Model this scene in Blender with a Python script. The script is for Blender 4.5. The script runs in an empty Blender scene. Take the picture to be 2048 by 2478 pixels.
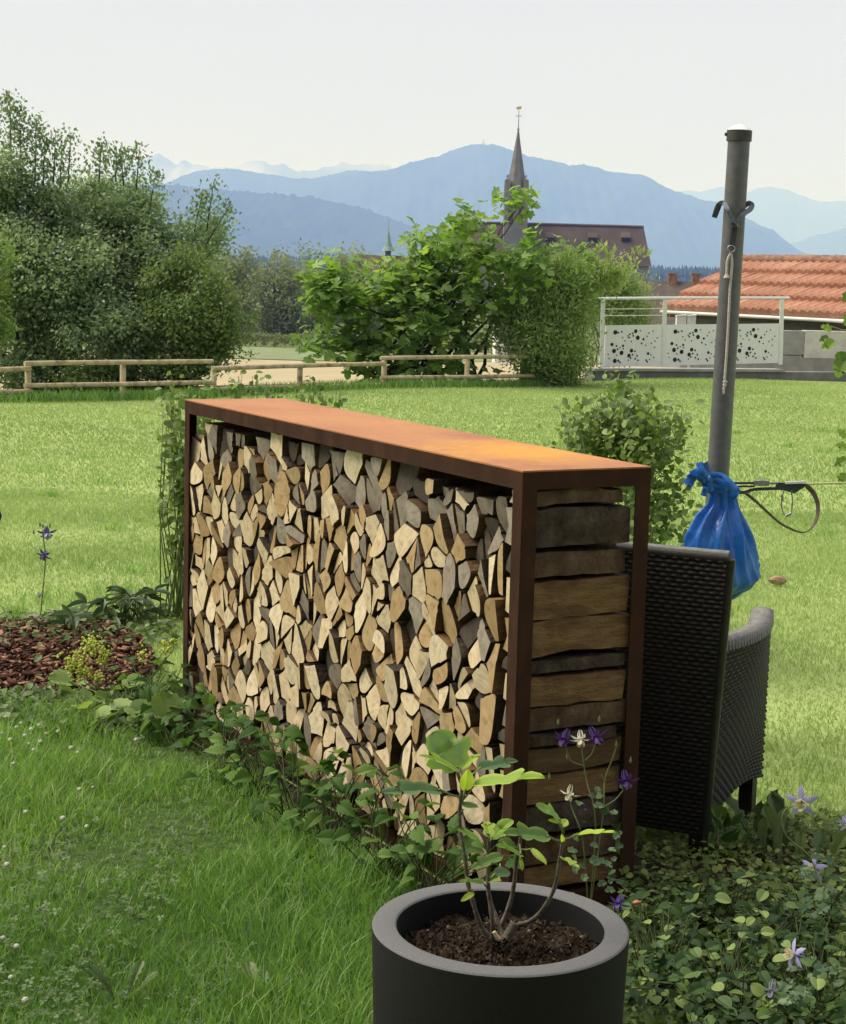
import bpy, math, random
import numpy as np
from mathutils import Vector, Matrix

random.seed(5)
R = np.random.default_rng(7)
SC = bpy.context.scene
COL = SC.collection

# ------------------------------------------------------------------ camera
F, PITCH, ROLL, HC = 4253.3, 0.13487, 0.026344, 1.65
fw = Vector((0, math.cos(PITCH), -math.sin(PITCH)))
up0 = Vector((0, math.sin(PITCH), math.cos(PITCH)))
rt0 = Vector((1, 0, 0))
rt = math.cos(ROLL) * rt0 + math.sin(ROLL) * up0
up = -math.sin(ROLL) * rt0 + math.cos(ROLL) * up0
CAMP = Vector((0, 0, HC))
cd = bpy.data.cameras.new('camera')
cam = bpy.data.objects.new('camera', cd)
COL.objects.link(cam)
m3 = Matrix((rt, up, -fw)).transposed()
cam.matrix_world = Matrix.Translation(CAMP) @ m3.to_4x4()
cd.sensor_fit = 'VERTICAL'
cd.sensor_height = 24
cd.lens = 24 * F / 2478
cd.clip_start = 0.05
cd.clip_end = 150000
SC.camera = cam

# ------------------------------------------------------------------ sky, sun, exposure
SUN_AZ = Vector((-0.96, 0.22, 0)).normalized()
SUN_EL = math.radians(54)
to_sun = Vector((SUN_AZ.x * math.cos(SUN_EL), SUN_AZ.y * math.cos(SUN_EL), math.sin(SUN_EL)))
w = bpy.data.worlds.new('World')
SC.world = w
w.use_nodes = True
nt = w.node_tree
nt.nodes.clear()
o_ = nt.nodes.new('ShaderNodeOutputWorld')
sky = nt.nodes.new('ShaderNodeTexSky')
sky.sky_type = 'NISHITA'
sky.sun_disc = False
sky.sun_elevation = SUN_EL
sky.sun_rotation = math.atan2(to_sun.x, to_sun.y)
sky.dust_density = 4.0
b1 = nt.nodes.new('ShaderNodeBackground')
b1.inputs[1].default_value = 0.09
b2 = nt.nodes.new('ShaderNodeBackground')
tc = nt.nodes.new('ShaderNodeTexCoord')
mp = nt.nodes.new('ShaderNodeMapping')
mp.inputs['Scale'].default_value = (1.2, 1.2, 6.0)
nz = nt.nodes.new('ShaderNodeTexNoise')
nz.inputs['Scale'].default_value = 2.2
nz.inputs['Detail'].default_value = 4
rp = nt.nodes.new('ShaderNodeValToRGB')
rp.color_ramp.elements[0].position = 0.3
rp.color_ramp.elements[0].color = (0.665, 0.645, 0.675, 1)
rp.color_ramp.elements[1].position = 0.7
rp.color_ramp.elements[1].color = (0.72, 0.69, 0.71, 1)
b2.inputs[1].default_value = 0.86
mx = nt.nodes.new('ShaderNodeMixShader')
mx.inputs[0].default_value = 0.93
L = nt.links.new
L(tc.outputs['Generated'], mp.inputs[0])
L(mp.outputs[0], nz.inputs['Vector'])
L(nz.outputs['Fac'], rp.inputs[0])
L(rp.outputs[0], b2.inputs[0])
L(sky.outputs[0], b1.inputs[0])
L(b1.outputs[0], mx.inputs[1])
L(b2.outputs[0], mx.inputs[2])
L(mx.outputs[0], o_.inputs[0])

sd = bpy.data.lights.new('sun', 'SUN')
sd.energy = 3.9
sd.angle = math.radians(45)
sd.color = (1.0, 0.965, 0.91)
so = bpy.data.objects.new('sun', sd)
COL.objects.link(so)
so.rotation_mode = 'QUATERNION'
so.rotation_quaternion = to_sun.to_track_quat('Z', 'Y')
so.location = (-20, -10, 30)

SC.view_settings.view_transform = 'Standard'
SC.view_settings.look = 'None'
SC.view_settings.exposure = 0.42
SC.view_settings.gamma = 1.0
SC.view_settings.use_curve_mapping = False
SC.cycles.use_denoising = True
SC.cycles.max_bounces = 8
SC.cycles.transparent_max_bounces = 12
SC.cycles.volume_bounces = 3


# ------------------------------------------------------------------ helpers
def at(px, py, Y):
    d = fw + rt * ((px - 1024) / F) - up * ((py - 1239) / F)
    return CAMP + d * (Y / d.y)


def gnd(px, py, z=0.0):
    d = fw + rt * ((px - 1024) / F) - up * ((py - 1239) / F)
    return CAMP + d * ((z - HC) / d.z)


def tag(o, label=None, cat=None, group=None, kind=None):
    if label: o['label'] = label
    if cat: o['category'] = cat
    if group: o['group'] = group
    if kind: o['kind'] = kind
    return o


def thing(name, loc, label, cat, group=None):
    o = bpy.data.objects.new(name, None)
    o.empty_display_size = 0.1
    o.location = loc
    COL.objects.link(o)
    return tag(o, label, cat, group)


def link(name, me, parent=None, loc=None):
    o = bpy.data.objects.new(name, me)
    COL.objects.link(o)
    if parent is not None:
        o.parent = parent
        if parent.type == 'EMPTY':
            o.matrix_parent_inverse = Matrix.Translation(-Vector(parent.location))
    if loc is not None: o.location = loc
    return o


class MB:
    """collects faces in world coordinates and links them as one object"""
    def __init__(s):
        s.v, s.f, s.m, s.sm = [], [], [], []

    def face(s, pts, m=0, smooth=False):
        i = len(s.v)
        s.v += [tuple(p) for p in pts]
        s.f.append(tuple(range(i, i + len(pts))))
        s.m.append(m); s.sm.append(smooth)

    def grid(s, rows, m=0, smooth=True, closed=False):
        i = len(s.v); n = len(rows[0])
        for r in rows: s.v += [tuple(p) for p in r]
        for a in range(len(rows) - 1):
            for b in range(n if closed else n - 1):
                c = (b + 1) % n
                s.f.append((i + a * n + b, i + a * n + c, i + (a + 1) * n + c, i + (a + 1) * n + b))
                s.m.append(m); s.sm.append(smooth)

    def box(s, c, dx, dy, dz, m=0):
        """box about centre c with half-axis vectors"""
        c, dx, dy, dz = map(Vector, (c, dx, dy, dz))
        P = [c + dx * a + dy * b + dz * e for e in (-1, 1) for b in (-1, 1) for a in (-1, 1)]
        i = len(s.v); s.v += [tuple(p) for p in P]
        for q in ((0, 2, 3, 1), (4, 5, 7, 6), (0, 1, 5, 4), (2, 6, 7, 3), (0, 4, 6, 2), (1, 3, 7, 5)):
            s.f.append(tuple(i + k for k in q)); s.m.append(m); s.sm.append(False)

    def abox(s, x0, x1, y0, y1, z0, z1, m=0):
        s.box(((x0 + x1) / 2, (y0 + y1) / 2, (z0 + z1) / 2), ((x1 - x0) / 2, 0, 0), (0, (y1 - y0) / 2, 0), (0, 0, (z1 - z0) / 2), m)

    def tube(s, pts, rad, n=8, m=0, caps=True, smooth=True):
        pts = [Vector(p) for p in pts]
        if not hasattr(rad, '__len__'): rad = [rad] * len(pts)
        ref = None; rows = []
        for k, p in enumerate(pts):
            t = (pts[min(k + 1, len(pts) - 1)] - pts[max(k - 1, 0)])
            if t.length < 1e-9: t = Vector((0, 0, 1))
            t.normalize()
            if ref is None:
                ref = Vector((1, 0, 0)) if abs(t.x) < 0.8 else Vector((0, 1, 0))
            a = (ref - t * ref.dot(t)).normalized(); ref = a
            b = t.cross(a)
            rows.append([p + (a * math.cos(2 * math.pi * j / n) + b * math.sin(2 * math.pi * j / n)) * rad[k] for j in range(n)])
        s.grid(rows, m, smooth, closed=True)
        if caps:
            s.face(rows[0][::-1], m); s.face(rows[-1], m)

    def ribbon(s, pts, wv, th, m=0):
        """flat strap through pts, half width vector wv (or list), thickness th"""
        pts = [Vector(p) for p in pts]
        if not isinstance(wv, list): wv = [Vector(wv)] * len(pts)
        rows = []
        for k, p in enumerate(pts):
            t = (pts[min(k + 1, len(pts) - 1)] - pts[max(k - 1, 0)]).normalized()
            n = t.cross(wv[k]).normalized() * th / 2
            rows.append([p - wv[k] - n, p + wv[k] - n, p + wv[k] + n, p - wv[k] + n])
        s.grid(rows, m, False, closed=True)
        s.face(rows[0][::-1], m); s.face(rows[-1], m)

    def build(s, name, mats, parent=None, weld=False):
        me = bpy.data.meshes.new(name)
        me.from_pydata(s.v, [], s.f)
        if not isinstance(mats, (list, tuple)): mats = [mats]
        for x in mats: me.materials.append(x)
        me.polygons.foreach_set('material_index', s.m)
        me.polygons.foreach_set('use_smooth', s.sm)
        me.update()
        return link(name, me, parent)


def lathe(mb, c, prof, n=48, m=0, smooth=True):
    rows = [[(c[0] + r * math.cos(2 * math.pi * j / n), c[1] + r * math.sin(2 * math.pi * j / n), z) for j in range(n)] for r, z in prof]
    mb.grid(rows, m, smooth, closed=True)


def bulk(name, V, T, tint, mats, parent=None, smooth=False):
    """big triangle mesh from numpy arrays; tint = per-vertex float attribute"""
    me = bpy.data.meshes.new(name)
    n, k = len(V), len(T)
    me.vertices.add(n); me.loops.add(k * 3); me.polygons.add(k)
    me.vertices.foreach_set('co', np.ascontiguousarray(V, dtype=np.float32).ravel())
    me.loops.foreach_set('vertex_index', np.ascontiguousarray(T, dtype=np.int32).ravel())
    me.polygons.foreach_set('loop_start', np.arange(0, k * 3, 3, dtype=np.int32))
    if smooth:
        me.polygons.foreach_set('use_smooth', np.ones(k, dtype=bool))
    me.update(calc_edges=True)
    a = me.attributes.new('tint', 'FLOAT', 'POINT')
    a.data.foreach_set('value', np.ascontiguousarray(tint, dtype=np.float32))
    if not isinstance(mats, (list, tuple)): mats = [mats]
    for x in mats: me.materials.append(x)
    return link(name, me, parent)


def nrm(a):
    return a / np.maximum(np.linalg.norm(a, axis=-1, keepdims=True), 1e-9)


def leaf_arrays(tpl, pos, d, up_, scale, tint):
    tv, tf = tpl
    d = nrm(d); x = nrm(np.cross(d, up_)); z = np.cross(x, d)
    s = np.asarray(scale)[:, None, None]
    V = pos[:, None, :] + s * (tv[None, :, 0:1] * x[:, None, :] + tv[None, :, 1:2] * d[:, None, :] + tv[None, :, 2:3] * z[:, None, :])
    N, k = len(pos), len(tv)
    T = (tf[None, :, :] + (np.arange(N) * k)[:, None, None]).reshape(-1, 3)
    return V.reshape(-1, 3), T, np.repeat(tint, k)


def leaves(name, tpl, pos, d, up_, scale, tint, mat, parent=None):
    return bulk(name, *leaf_arrays(tpl, pos, d, up_, scale, tint), mat, parent)


def fan(outline, zf):
    """triangle fan about the midrib base-to-tip; outline: (x,y) points from the base round to the base"""
    o = np.array(outline, float)
    c = np.array([[0, 0.45]])
    v = np.vstack([c, o])
    z = np.array([zf(x, y) for x, y in v])
    n = len(o)
    return np.column_stack([v, z]), np.array([[0, 1 + i, 1 + (i + 1) % n] for i in range(n)])


def sym(half):
    return half + [(-x, y) for x, y in half[::-1] if abs(x) > 1e-6]


T_SIMPLE = (np.array([[0, 0, 0], [-.32, .45, .1], [0, 1, -.06], [.32, .45, .1]], float), np.array([[0, 3, 2], [0, 2, 1]]))
T_NARROW = (np.array([[0, 0, 0], [-.17, .4, .03], [0, 1, -.14], [.17, .4, .03]], float), np.array([[0, 3, 2], [0, 2, 1]]))
T_OVAL = fan(sym([(0, 0), (.22, .1), (.37, .34), (.36, .6), (.2, .87), (0, 1)]), lambda x, y: .35 * abs(x) * .6 - .22 * (y - .4) ** 2)
T_TOOTH = fan(sym([(0, 0), (.2, .06), (.27, .2), (.36, .24), (.35, .4), (.42, .48), (.33, .6), (.33, .7), (.2, .78), (.15, .9), (0, 1)]),
              lambda x, y: .3 * abs(x) - .3 * (y - .4) ** 2)
T_FIG = fan(sym([(0, .06), (.16, -.04), (.3, .06), (.27, .22), (.5, .34), (.6, .52), (.46, .56), (.26, .44), (.3, .66), (.25, .86), (.1, .98), (0, 1.02)]),
            lambda x, y: .22 * abs(x) - .35 * (y - .45) ** 2 - .12 * x * x)
T_ROUND = fan([(.5 * math.sin(a) * (1 + .09 * math.cos(9 * a)), .5 - .5 * math.cos(a) * (1 + .09 * math.cos(9 * a))) for a in np.linspace(.25, 2 * math.pi - .25, 27)],
              lambda x, y: .35 * (x * x + (y - .5) ** 2) + .05 * math.cos(9 * math.atan2(x, y - .5)))


def tri3(base, spread=(0, 1.15, -1.15), sc=(1, .85, .85), stalk=.0):
    vs, fs = [], []
    for a, s in zip(spread, sc):
        v, f = base
        u = v * s
        c, q = math.cos(a), math.sin(a)
        u = np.column_stack([u[:, 0] * c + u[:, 1] * q, -u[:, 0] * q + u[:, 1] * c + stalk, u[:, 2]])
        fs.append(f + sum(len(k) for k in vs)); vs.append(u)
    return np.vstack(vs), np.vstack(fs)


T_TRI = tri3(T_TOOTH)
T_CLOVER = tri3((np.array([[0, 0, 0], [-.4, .55, .06], [-.22, .98, -.02], [.22, .98, -.02], [.4, .55, .06]], float), np.array([[0, 4, 3], [0, 3, 2], [0, 2, 1]])), (0, 2.09, -2.09), (1, 1, 1))


# ------------------------------------------------------------------ materials
def newmat(name):
    m = bpy.data.materials.new(name)
    m.use_nodes = True
    n = m.node_tree
    return m, n, n.nodes['Principled BSDF']


def ramp(n, stops):
    r = n.nodes.new('ShaderNodeValToRGB')
    e = r.color_ramp.elements
    while len(e) < len(stops): e.new(0.5)
    for k, (p, c) in enumerate(stops):
        e[k].position = p; e[k].color = (*c, 1)
    return r


def noise(n, scale, detail=4, stretch=(1, 1, 1), coord='Object', rough=.55):
    t = n.nodes.new('ShaderNodeTexCoord'); mpg = n.nodes.new('ShaderNodeMapping')
    mpg.inputs['Scale'].default_value = stretch
    z = n.nodes.new('ShaderNodeTexNoise')
    z.inputs['Scale'].default_value = scale; z.inputs['Detail'].default_value = detail; z.inputs['Roughness'].default_value = rough
    n.links.new(t.outputs[coord], mpg.inputs[0]); n.links.new(mpg.outputs[0], z.inputs['Vector'])
    return z


def pmat(name, stops, scale=8, rough=.8, bump=.3, bscale=None, stretch=(1, 1, 1), metallic=0, detail=5, bdist=.01, spec=.5):
    m, n, p = newmat(name)
    z = noise(n, scale, detail, stretch)
    r = ramp(n, stops)
    n.links.new(z.outputs['Fac'], r.inputs[0]); n.links.new(r.outputs[0], p.inputs['Base Color'])
    p.inputs['Roughness'].default_value = rough; p.inputs['Metallic'].default_value = metallic
    p.inputs['Specular IOR Level'].default_value = spec
    if bump:
        zb = noise(n, bscale or scale * 4, 5, stretch)
        b = n.nodes.new('ShaderNodeBump'); b.inputs['Strength'].default_value = bump; b.inputs['Distance'].default_value = bdist
        n.links.new(zb.outputs['Fac'], b.inputs['Height']); n.links.new(b.outputs[0], p.inputs['Normal'])
    return m


def leafmat(name, stops, transl=.35, rough=.45, tcol=(1.25, 1.35, .6), spec=.4):
    """leaf colours vary leaf by leaf through the tint attribute; light passes through the blade"""
    m, n, p = newmat(name)
    a = n.nodes.new('ShaderNodeAttribute'); a.attribute_name = 'tint'
    r = ramp(n, stops)
    n.links.new(a.outputs['Fac'], r.inputs[0]); n.links.new(r.outputs[0], p.inputs['Base Color'])
    p.inputs['Roughness'].default_value = rough
    p.inputs['Specular IOR Level'].default_value = spec
    t = n.nodes.new('ShaderNodeBsdfTranslucent')
    mu = n.nodes.new('ShaderNodeMixRGB'); mu.blend_type = 'MULTIPLY'; mu.inputs[0].default_value = 1
    mu.inputs[2].default_value = (*tcol, 1)
    n.links.new(r.outputs[0], mu.inputs[1]); n.links.new(mu.outputs[0], t.inputs[0])
    x = n.nodes.new('ShaderNodeMixShader'); x.inputs[0].default_value = transl
    n.links.new(p.outputs[0], x.inputs[1]); n.links.new(t.outputs[0], x.inputs[2])
    n.links.new(x.outputs[0], n.nodes['Material Output'].inputs[0])
    return m


def flat(name, c, rough=.6, metallic=0, spec=.5):
    m, n, p = newmat(name)
    p.inputs['Base Color'].default_value = (*c, 1); p.inputs['Roughness'].default_value = rough
    p.inputs['Metallic'].default_value = metallic; p.inputs['Specular IOR Level'].default_value = spec
    return m


M_LAWN = pmat('lawn', [(.25, (.21, .28, .09)), (.5, (.28, .355, .13)), (.75, (.335, .41, .155))], 1.3, .9, .2, 90, detail=8, bdist=.02, spec=.1)
M_MEADOW = pmat('meadow', [(.3, (.07, .10, .03)), (.7, (.12, .15, .05))], .05, .95, 0, spec=.1)
M_FIELD = pmat('dry_field', [(.3, (.33, .275, .165)), (.7, (.42, .36, .225))], .35, .95, .4, 3, detail=8, spec=.1)
M_STRIP = pmat('strip_grass', [(.3, (.16, .20, .10)), (.7, (.22, .26, .13))], .2, .95, 0, spec=.1)
M_SOIL = pmat('soil', [(.3, (.012, .009, .006)), (.5, (.035, .024, .015)), (.75, (.09, .065, .045))], 60, .95, 1, 120, spec=.2)
M_GRASSN = leafmat('grass_blade', [(0, (.10, .21, .048)), (.5, (.20, .355, .095)), (.9, (.34, .47, .15)), (1, (.50, .55, .32))], .38, .5)
M_GRASSF = leafmat('lawn_blade', [(0, (.215, .31, .10)), (.5, (.31, .42, .155)), (1, (.45, .535, .235))], .42, .55, (1.15, 1.2, .8))
M_CLOVER = leafmat('clover_leaf', [(0, (.07, .12, .04)), (1, (.16, .22, .09))], .3, .5)
M_APPLE = leafmat('apple_leaf', [(0, (.105, .16, .085)), (.5, (.215, .30, .155)), (1, (.41, .49, .26))], .45, .42, (1.1, 1.25, .75))
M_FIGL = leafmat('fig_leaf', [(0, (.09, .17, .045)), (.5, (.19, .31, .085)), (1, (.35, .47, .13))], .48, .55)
M_BAMB = leafmat('willow_leaf', [(0, (.15, .235, .085)), (.6, (.27, .37, .14)), (1, (.42, .50, .22))], .45, .55, spec=.2)
M_FAR = leafmat('far_foliage', [(0, (.15, .175, .10)), (.6, (.26, .29, .165)), (1, (.36, .39, .23))], .5, .7, spec=.1)
M_CONIF = leafmat('conifer_foliage', [(0, (.012, .028, .014)), (1, (.03, .05, .024))], .05, .8, spec=.1)
M_SHRUB = leafmat('shrub_leaf', [(0, (.06, .11, .03)), (.6, (.12, .19, .06)), (1, (.24, .31, .10))], .36, .45)
M_ROSE = leafmat('rose_leaf', [(0, (.022, .05, .018)), (.6, (.06, .115, .04)), (.85, (.14, .22, .07)), (1, (.27, .36, .12))], .3, .55, spec=.22)
M_BERRY = leafmat('berry_leaf', [(0, (.03, .075, .016)), (.6, (.065, .14, .028)), (1, (.15, .25, .06))], .36, .6, spec=.2)
M_MANTLE = leafmat('mantle_leaf', [(0, (.12, .20, .06)), (1, (.27, .37, .13))], .35, .6, spec=.2)
M_MFLOW = leafmat('mantle_flower', [(0, (.42, .50, .07)), (1, (.62, .65, .16))], .3, .6)
M_PEONY = leafmat('peony_leaf', [(0, (.03, .065, .02)), (1, (.09, .14, .045))], .25, .35)
M_BARK = pmat('bark', [(.3, (.03, .022, .016)), (.7, (.10, .08, .06))], 12, .9, .8, 30, (1, 1, .3), spec=.2)
M_DSTEM = pmat('dark_green_stem', [(.3, (.035, .05, .018)), (.7, (.07, .09, .035))], 30, .7, .2, spec=.2)  # darker green for the berry and bed plant stems
M_STEM = pmat('green_stem', [(.3, (.10, .14, .04)), (.7, (.18, .22, .08))], 30, .6, .2)
M_TWIG = pmat('fig_twig', [(.3, (.05, .035, .028)), (.7, (.16, .13, .10))], 60, .7, .4, 150)
M_CUT = pmat('cut_wood', [(.3, (.55, .40, .22)), (.7, (.72, .58, .36))], 90, .8, .2)
M_RAIL = pmat('peeled_pole', [(.3, (.17, .125, .07)), (.45, (.38, .31, .19)), (.8, (.56, .49, .34))], 9, .8, .5, 40, (1, 1, 1), spec=.2)


def corten(name, stops, scale):
    m = pmat(name, stops, scale, .85, .35, 160, (1, 1, .5), detail=9, bdist=.002, spec=.12)
    return m


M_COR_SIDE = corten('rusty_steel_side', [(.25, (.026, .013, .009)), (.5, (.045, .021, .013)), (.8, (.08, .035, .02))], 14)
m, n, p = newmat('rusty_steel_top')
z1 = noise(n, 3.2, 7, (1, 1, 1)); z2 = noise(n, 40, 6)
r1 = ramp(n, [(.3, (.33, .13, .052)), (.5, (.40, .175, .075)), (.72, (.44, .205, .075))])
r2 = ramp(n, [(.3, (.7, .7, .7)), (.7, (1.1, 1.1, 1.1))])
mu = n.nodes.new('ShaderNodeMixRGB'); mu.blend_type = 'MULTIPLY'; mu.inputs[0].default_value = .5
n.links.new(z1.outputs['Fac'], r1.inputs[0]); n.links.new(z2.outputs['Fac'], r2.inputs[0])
# a bright yellow-ochre rust stain lies near the front right end of the plate
geo = n.nodes.new('ShaderNodeTexCoord')
dist = n.nodes.new('ShaderNodeVectorMath'); dist.operation = 'DISTANCE'
mpp = n.nodes.new('ShaderNodeMapping'); mpp.vector_type = 'POINT'
mpp.inputs['Rotation'].default_value = (0, 0, -.495)
n.links.new(geo.outputs['Object'], mpp.inputs[0])
n.links.new(mpp.outputs[0], dist.inputs[0])
M_COR_TOP, N_TOP, DIST_TOP = m, n, dist
zst = noise(n, 9, 5)
adds = n.nodes.new('ShaderNodeMath'); adds.operation = 'MULTIPLY_ADD'
adds.inputs[1].default_value = .5
n.links.new(zst.outputs['Fac'], adds.inputs[0]); n.links.new(dist.outputs['Value'], adds.inputs[2])
rs = ramp(n, [(.32, (1, 1, 1)), (.62, (0, 0, 0))])
n.links.new(adds.outputs[0], rs.inputs[0])
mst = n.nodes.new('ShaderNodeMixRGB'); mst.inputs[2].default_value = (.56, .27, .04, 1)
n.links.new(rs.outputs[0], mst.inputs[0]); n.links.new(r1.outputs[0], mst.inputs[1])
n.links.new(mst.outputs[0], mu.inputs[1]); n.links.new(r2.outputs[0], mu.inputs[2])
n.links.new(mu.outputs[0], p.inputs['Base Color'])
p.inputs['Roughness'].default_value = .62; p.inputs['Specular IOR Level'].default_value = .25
bb = n.nodes.new('ShaderNodeBump'); bb.inputs['Strength'].default_value = .15; bb.inputs['Distance'].default_value = .002
n.links.new(z2.outputs['Fac'], bb.inputs['Height']); n.links.new(bb.outputs[0], p.inputs['Normal'])


def woodend(name, c0, c1, c2):
    """sawn log end: colour shifts from log to log, with fine streaks turned at random"""
    m, n, p = newmat(name)
    oi = n.nodes.new('ShaderNodeObjectInfo')
    t = n.nodes.new('ShaderNodeTexCoord')
    vr = n.nodes.new('ShaderNodeVectorRotate'); vr.rotation_type = 'AXIS_ANGLE'
    vr.inputs['Axis'].default_value = (.88, .475, 0)
    an = n.nodes.new('ShaderNodeMath'); an.operation = 'MULTIPLY'; an.inputs[1].default_value = 6.28
    n.links.new(oi.outputs['Random'], an.inputs[0]); n.links.new(an.outputs[0], vr.inputs['Angle'])
    n.links.new(t.outputs['Object'], vr.inputs['Vector'])
    mpg = n.nodes.new('ShaderNodeMapping'); mpg.inputs['Scale'].default_value = (1, 1, .22)
    n.links.new(vr.outputs[0], mpg.inputs[0])
    z = n.nodes.new('ShaderNodeTexNoise'); z.inputs['Scale'].default_value = 110; z.inputs['Detail'].default_value = 4
    n.links.new(mpg.outputs[0], z.inputs['Vector'])
    z3 = n.nodes.new('ShaderNodeTexNoise'); z3.inputs['Scale'].default_value = 14; z3.inputs['Detail'].default_value = 3
    n.links.new(t.outputs['Object'], z3.inputs['Vector'])
    ra = ramp(n, [(0, c0), (.5, c1), (1, c2)])
    av = n.nodes.new('ShaderNodeMath'); av.operation = 'MULTIPLY_ADD'; av.inputs[1].default_value = .6
    md = n.nodes.new('ShaderNodeMath'); md.operation = 'MULTIPLY_ADD'; md.inputs[1].default_value = 1.3; md.inputs[2].default_value = -.45
    n.links.new(z3.outputs['Fac'], md.inputs[0])
    n.links.new(oi.outputs['Random'], av.inputs[0]); n.links.new(md.outputs[0], av.inputs[2])
    n.links.new(av.outputs[0], ra.inputs[0])
    rb = ramp(n, [(.3, (.74, .72, .70)), (.65, (1.05, 1.05, 1.05))])
    n.links.new(z.outputs['Fac'], rb.inputs[0])
    mu = n.nodes.new('ShaderNodeMixRGB'); mu.blend_type = 'MULTIPLY'; mu.inputs[0].default_value = .8
    n.links.new(ra.outputs[0], mu.inputs[1]); n.links.new(rb.outputs[0], mu.inputs[2])
    z4_ = n.nodes.new('ShaderNodeTexNoise'); z4_.inputs['Scale'].default_value = 30; z4_.inputs['Detail'].default_value = 6; z4_.inputs['Roughness'].default_value = .7
    n.links.new(t.outputs['Object'], z4_.inputs['Vector'])
    rc = ramp(n, [(.33, (.45, .42, .40)), (.46, (1, 1, 1))])
    n.links.new(z4_.outputs['Fac'], rc.inputs[0])
    m2 = n.nodes.new('ShaderNodeMixRGB'); m2.blend_type = 'MULTIPLY'; m2.inputs[0].default_value = .55
    n.links.new(mu.outputs[0], m2.inputs[1]); n.links.new(rc.outputs[0], m2.inputs[2])
    n.links.new(m2.outputs[0], p.inputs['Base Color'])
    p.inputs['Roughness'].default_value = .85; p.inputs['Specular IOR Level'].default_value = .2
    b = n.nodes.new('ShaderNodeBump'); b.inputs['Strength'].default_value = .35; b.inputs['Distance'].default_value = .003
    n.links.new(z.outputs['Fac'], b.inputs['Height']); n.links.new(b.outputs[0], p.inputs['Normal'])
    return m


M_WPALE = woodend('pale_log_end', (.54, .42, .26), (.65, .53, .36), (.73, .63, .47))
M_WTAN = woodend('tan_log_end', (.32, .215, .105), (.42, .295, .155), (.50, .375, .22))
M_WGREY = woodend('grey_log_end', (.15, .125, .10), (.26, .22, .18), (.40, .355, .30))
M_WDARK = woodend('dark_log_end', (.05, .04, .033), (.085, .07, .058), (.13, .11, .09))
M_LSIDE = pmat('split_log_side', [(.3, (.05, .03, .016)), (.55, (.11, .066, .034)), (.8, (.18, .115, .06))], 22, .9, .6, 90, (.25, .25, 1), spec=.2)
M_LSIDEP = pmat('pale_split_log_side', [(.3, (.085, .05, .024)), (.5, (.17, .10, .046)), (.75, (.26, .165, .08))], 24, .9, 1, 80, (.35, .35, 1), spec=.2)
M_LBARK = pmat('log_bark', [(.3, (.035, .026, .02)), (.6, (.085, .065, .05)), (.85, (.17, .14, .11))], 25, .95, 1, 70, spec=.15)

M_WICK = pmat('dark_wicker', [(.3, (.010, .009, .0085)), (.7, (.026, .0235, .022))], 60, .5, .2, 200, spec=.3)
M_WICKLIT = pmat('skylit_wicker', [(.3, (.09, .088, .09)), (.7, (.19, .185, .19))], 60, .5, .2, 200)  # lighter copy of the dark wicker, sky light on upward faces painted in
M_POT = pmat('anthracite_pot', [(.3, (.010, .0102, .0118)), (.7, (.016, .0163, .0185))], 220, .85, .25, 400, bdist=.001, spec=.18)
M_RIM = pmat('skylit_pot_rim', [(.3, (.095, .096, .104)), (.7, (.135, .136, .146))], 260, .85, .3, 400, bdist=.001)  # pot colour lightened on the rim, sky light from above painted in
M_POLE = pmat('grey_steel', [(.3, (.095, .10, .105)), (.7, (.14, .145, .15))], 30, .45, .15, 200, metallic=.25)
M_POLED = pmat('dark_grey_steel', [(.3, (.035, .036, .037)), (.7, (.06, .06, .062))], 40, .5, .2, 200, metallic=.2)
M_WHITE = pmat('white_plastic', [(.3, (.62, .62, .6)), (.7, (.78, .78, .76))], 20, .5, .1)
M_WEB = pmat('dark_webbing', [(.3, (.018, .02, .024)), (.7, (.05, .055, .065))], 120, .7, .4, 400)
M_WEBB = pmat('brown_webbing', [(.3, (.10, .075, .06)), (.7, (.19, .145, .12))], 80, .75, .4, 400)
M_WEBG = pmat('grey_webbing', [(.3, (.07, .09, .12)), (.7, (.15, .18, .22))], 80, .6, .3, 400)
M_ROPE = pmat('pale_rope', [(.3, (.42, .38, .34)), (.7, (.68, .64, .6))], 200, .9, .6, 400)
M_CORD = pmat('yellow_green_cord', [(.3, (.42, .46, .16)), (.7, (.6, .62, .3))], 150, .8, .4, 300)
M_STEEL = flat('steel_fitting', (.35, .36, .37), .35, .8)
M_BAG = pmat('blue_plastic', [(.3, (.006, .085, .36)), (.7, (.02, .165, .55))], 9, .3, .8, 28, bdist=.004)
M_ALU = pmat('brushed_steel', [(.3, (.66, .67, .67)), (.7, (.76, .77, .77))], 15, .45, .1, metallic=.1)
M_PANEL = pmat('perforated_sheet', [(.3, (.68, .69, .70)), (.7, (.75, .755, .765))], 6, .55, .1, metallic=.0)
M_HOLE = flat('hole_dark', (.015, .016, .017), .9)
M_CONC = pmat('concrete', [(.3, (.24, .24, .23)), (.7, (.36, .35, .33))], 5, .9, .4, 60)
M_CONCD = pmat('dark_concrete', [(.3, (.13, .13, .135)), (.7, (.20, .20, .20))], 5, .9, .4, 60)
M_BLOCK = pmat('pale_block', [(.3, (.50, .48, .44)), (.7, (.64, .62, .58))], 8, .9, .3, 60)
M_GUTTER = pmat('gutter_white', [(.3, (.55, .56, .57)), (.7, (.68, .68, .68))], 4, .5, 0)


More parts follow.
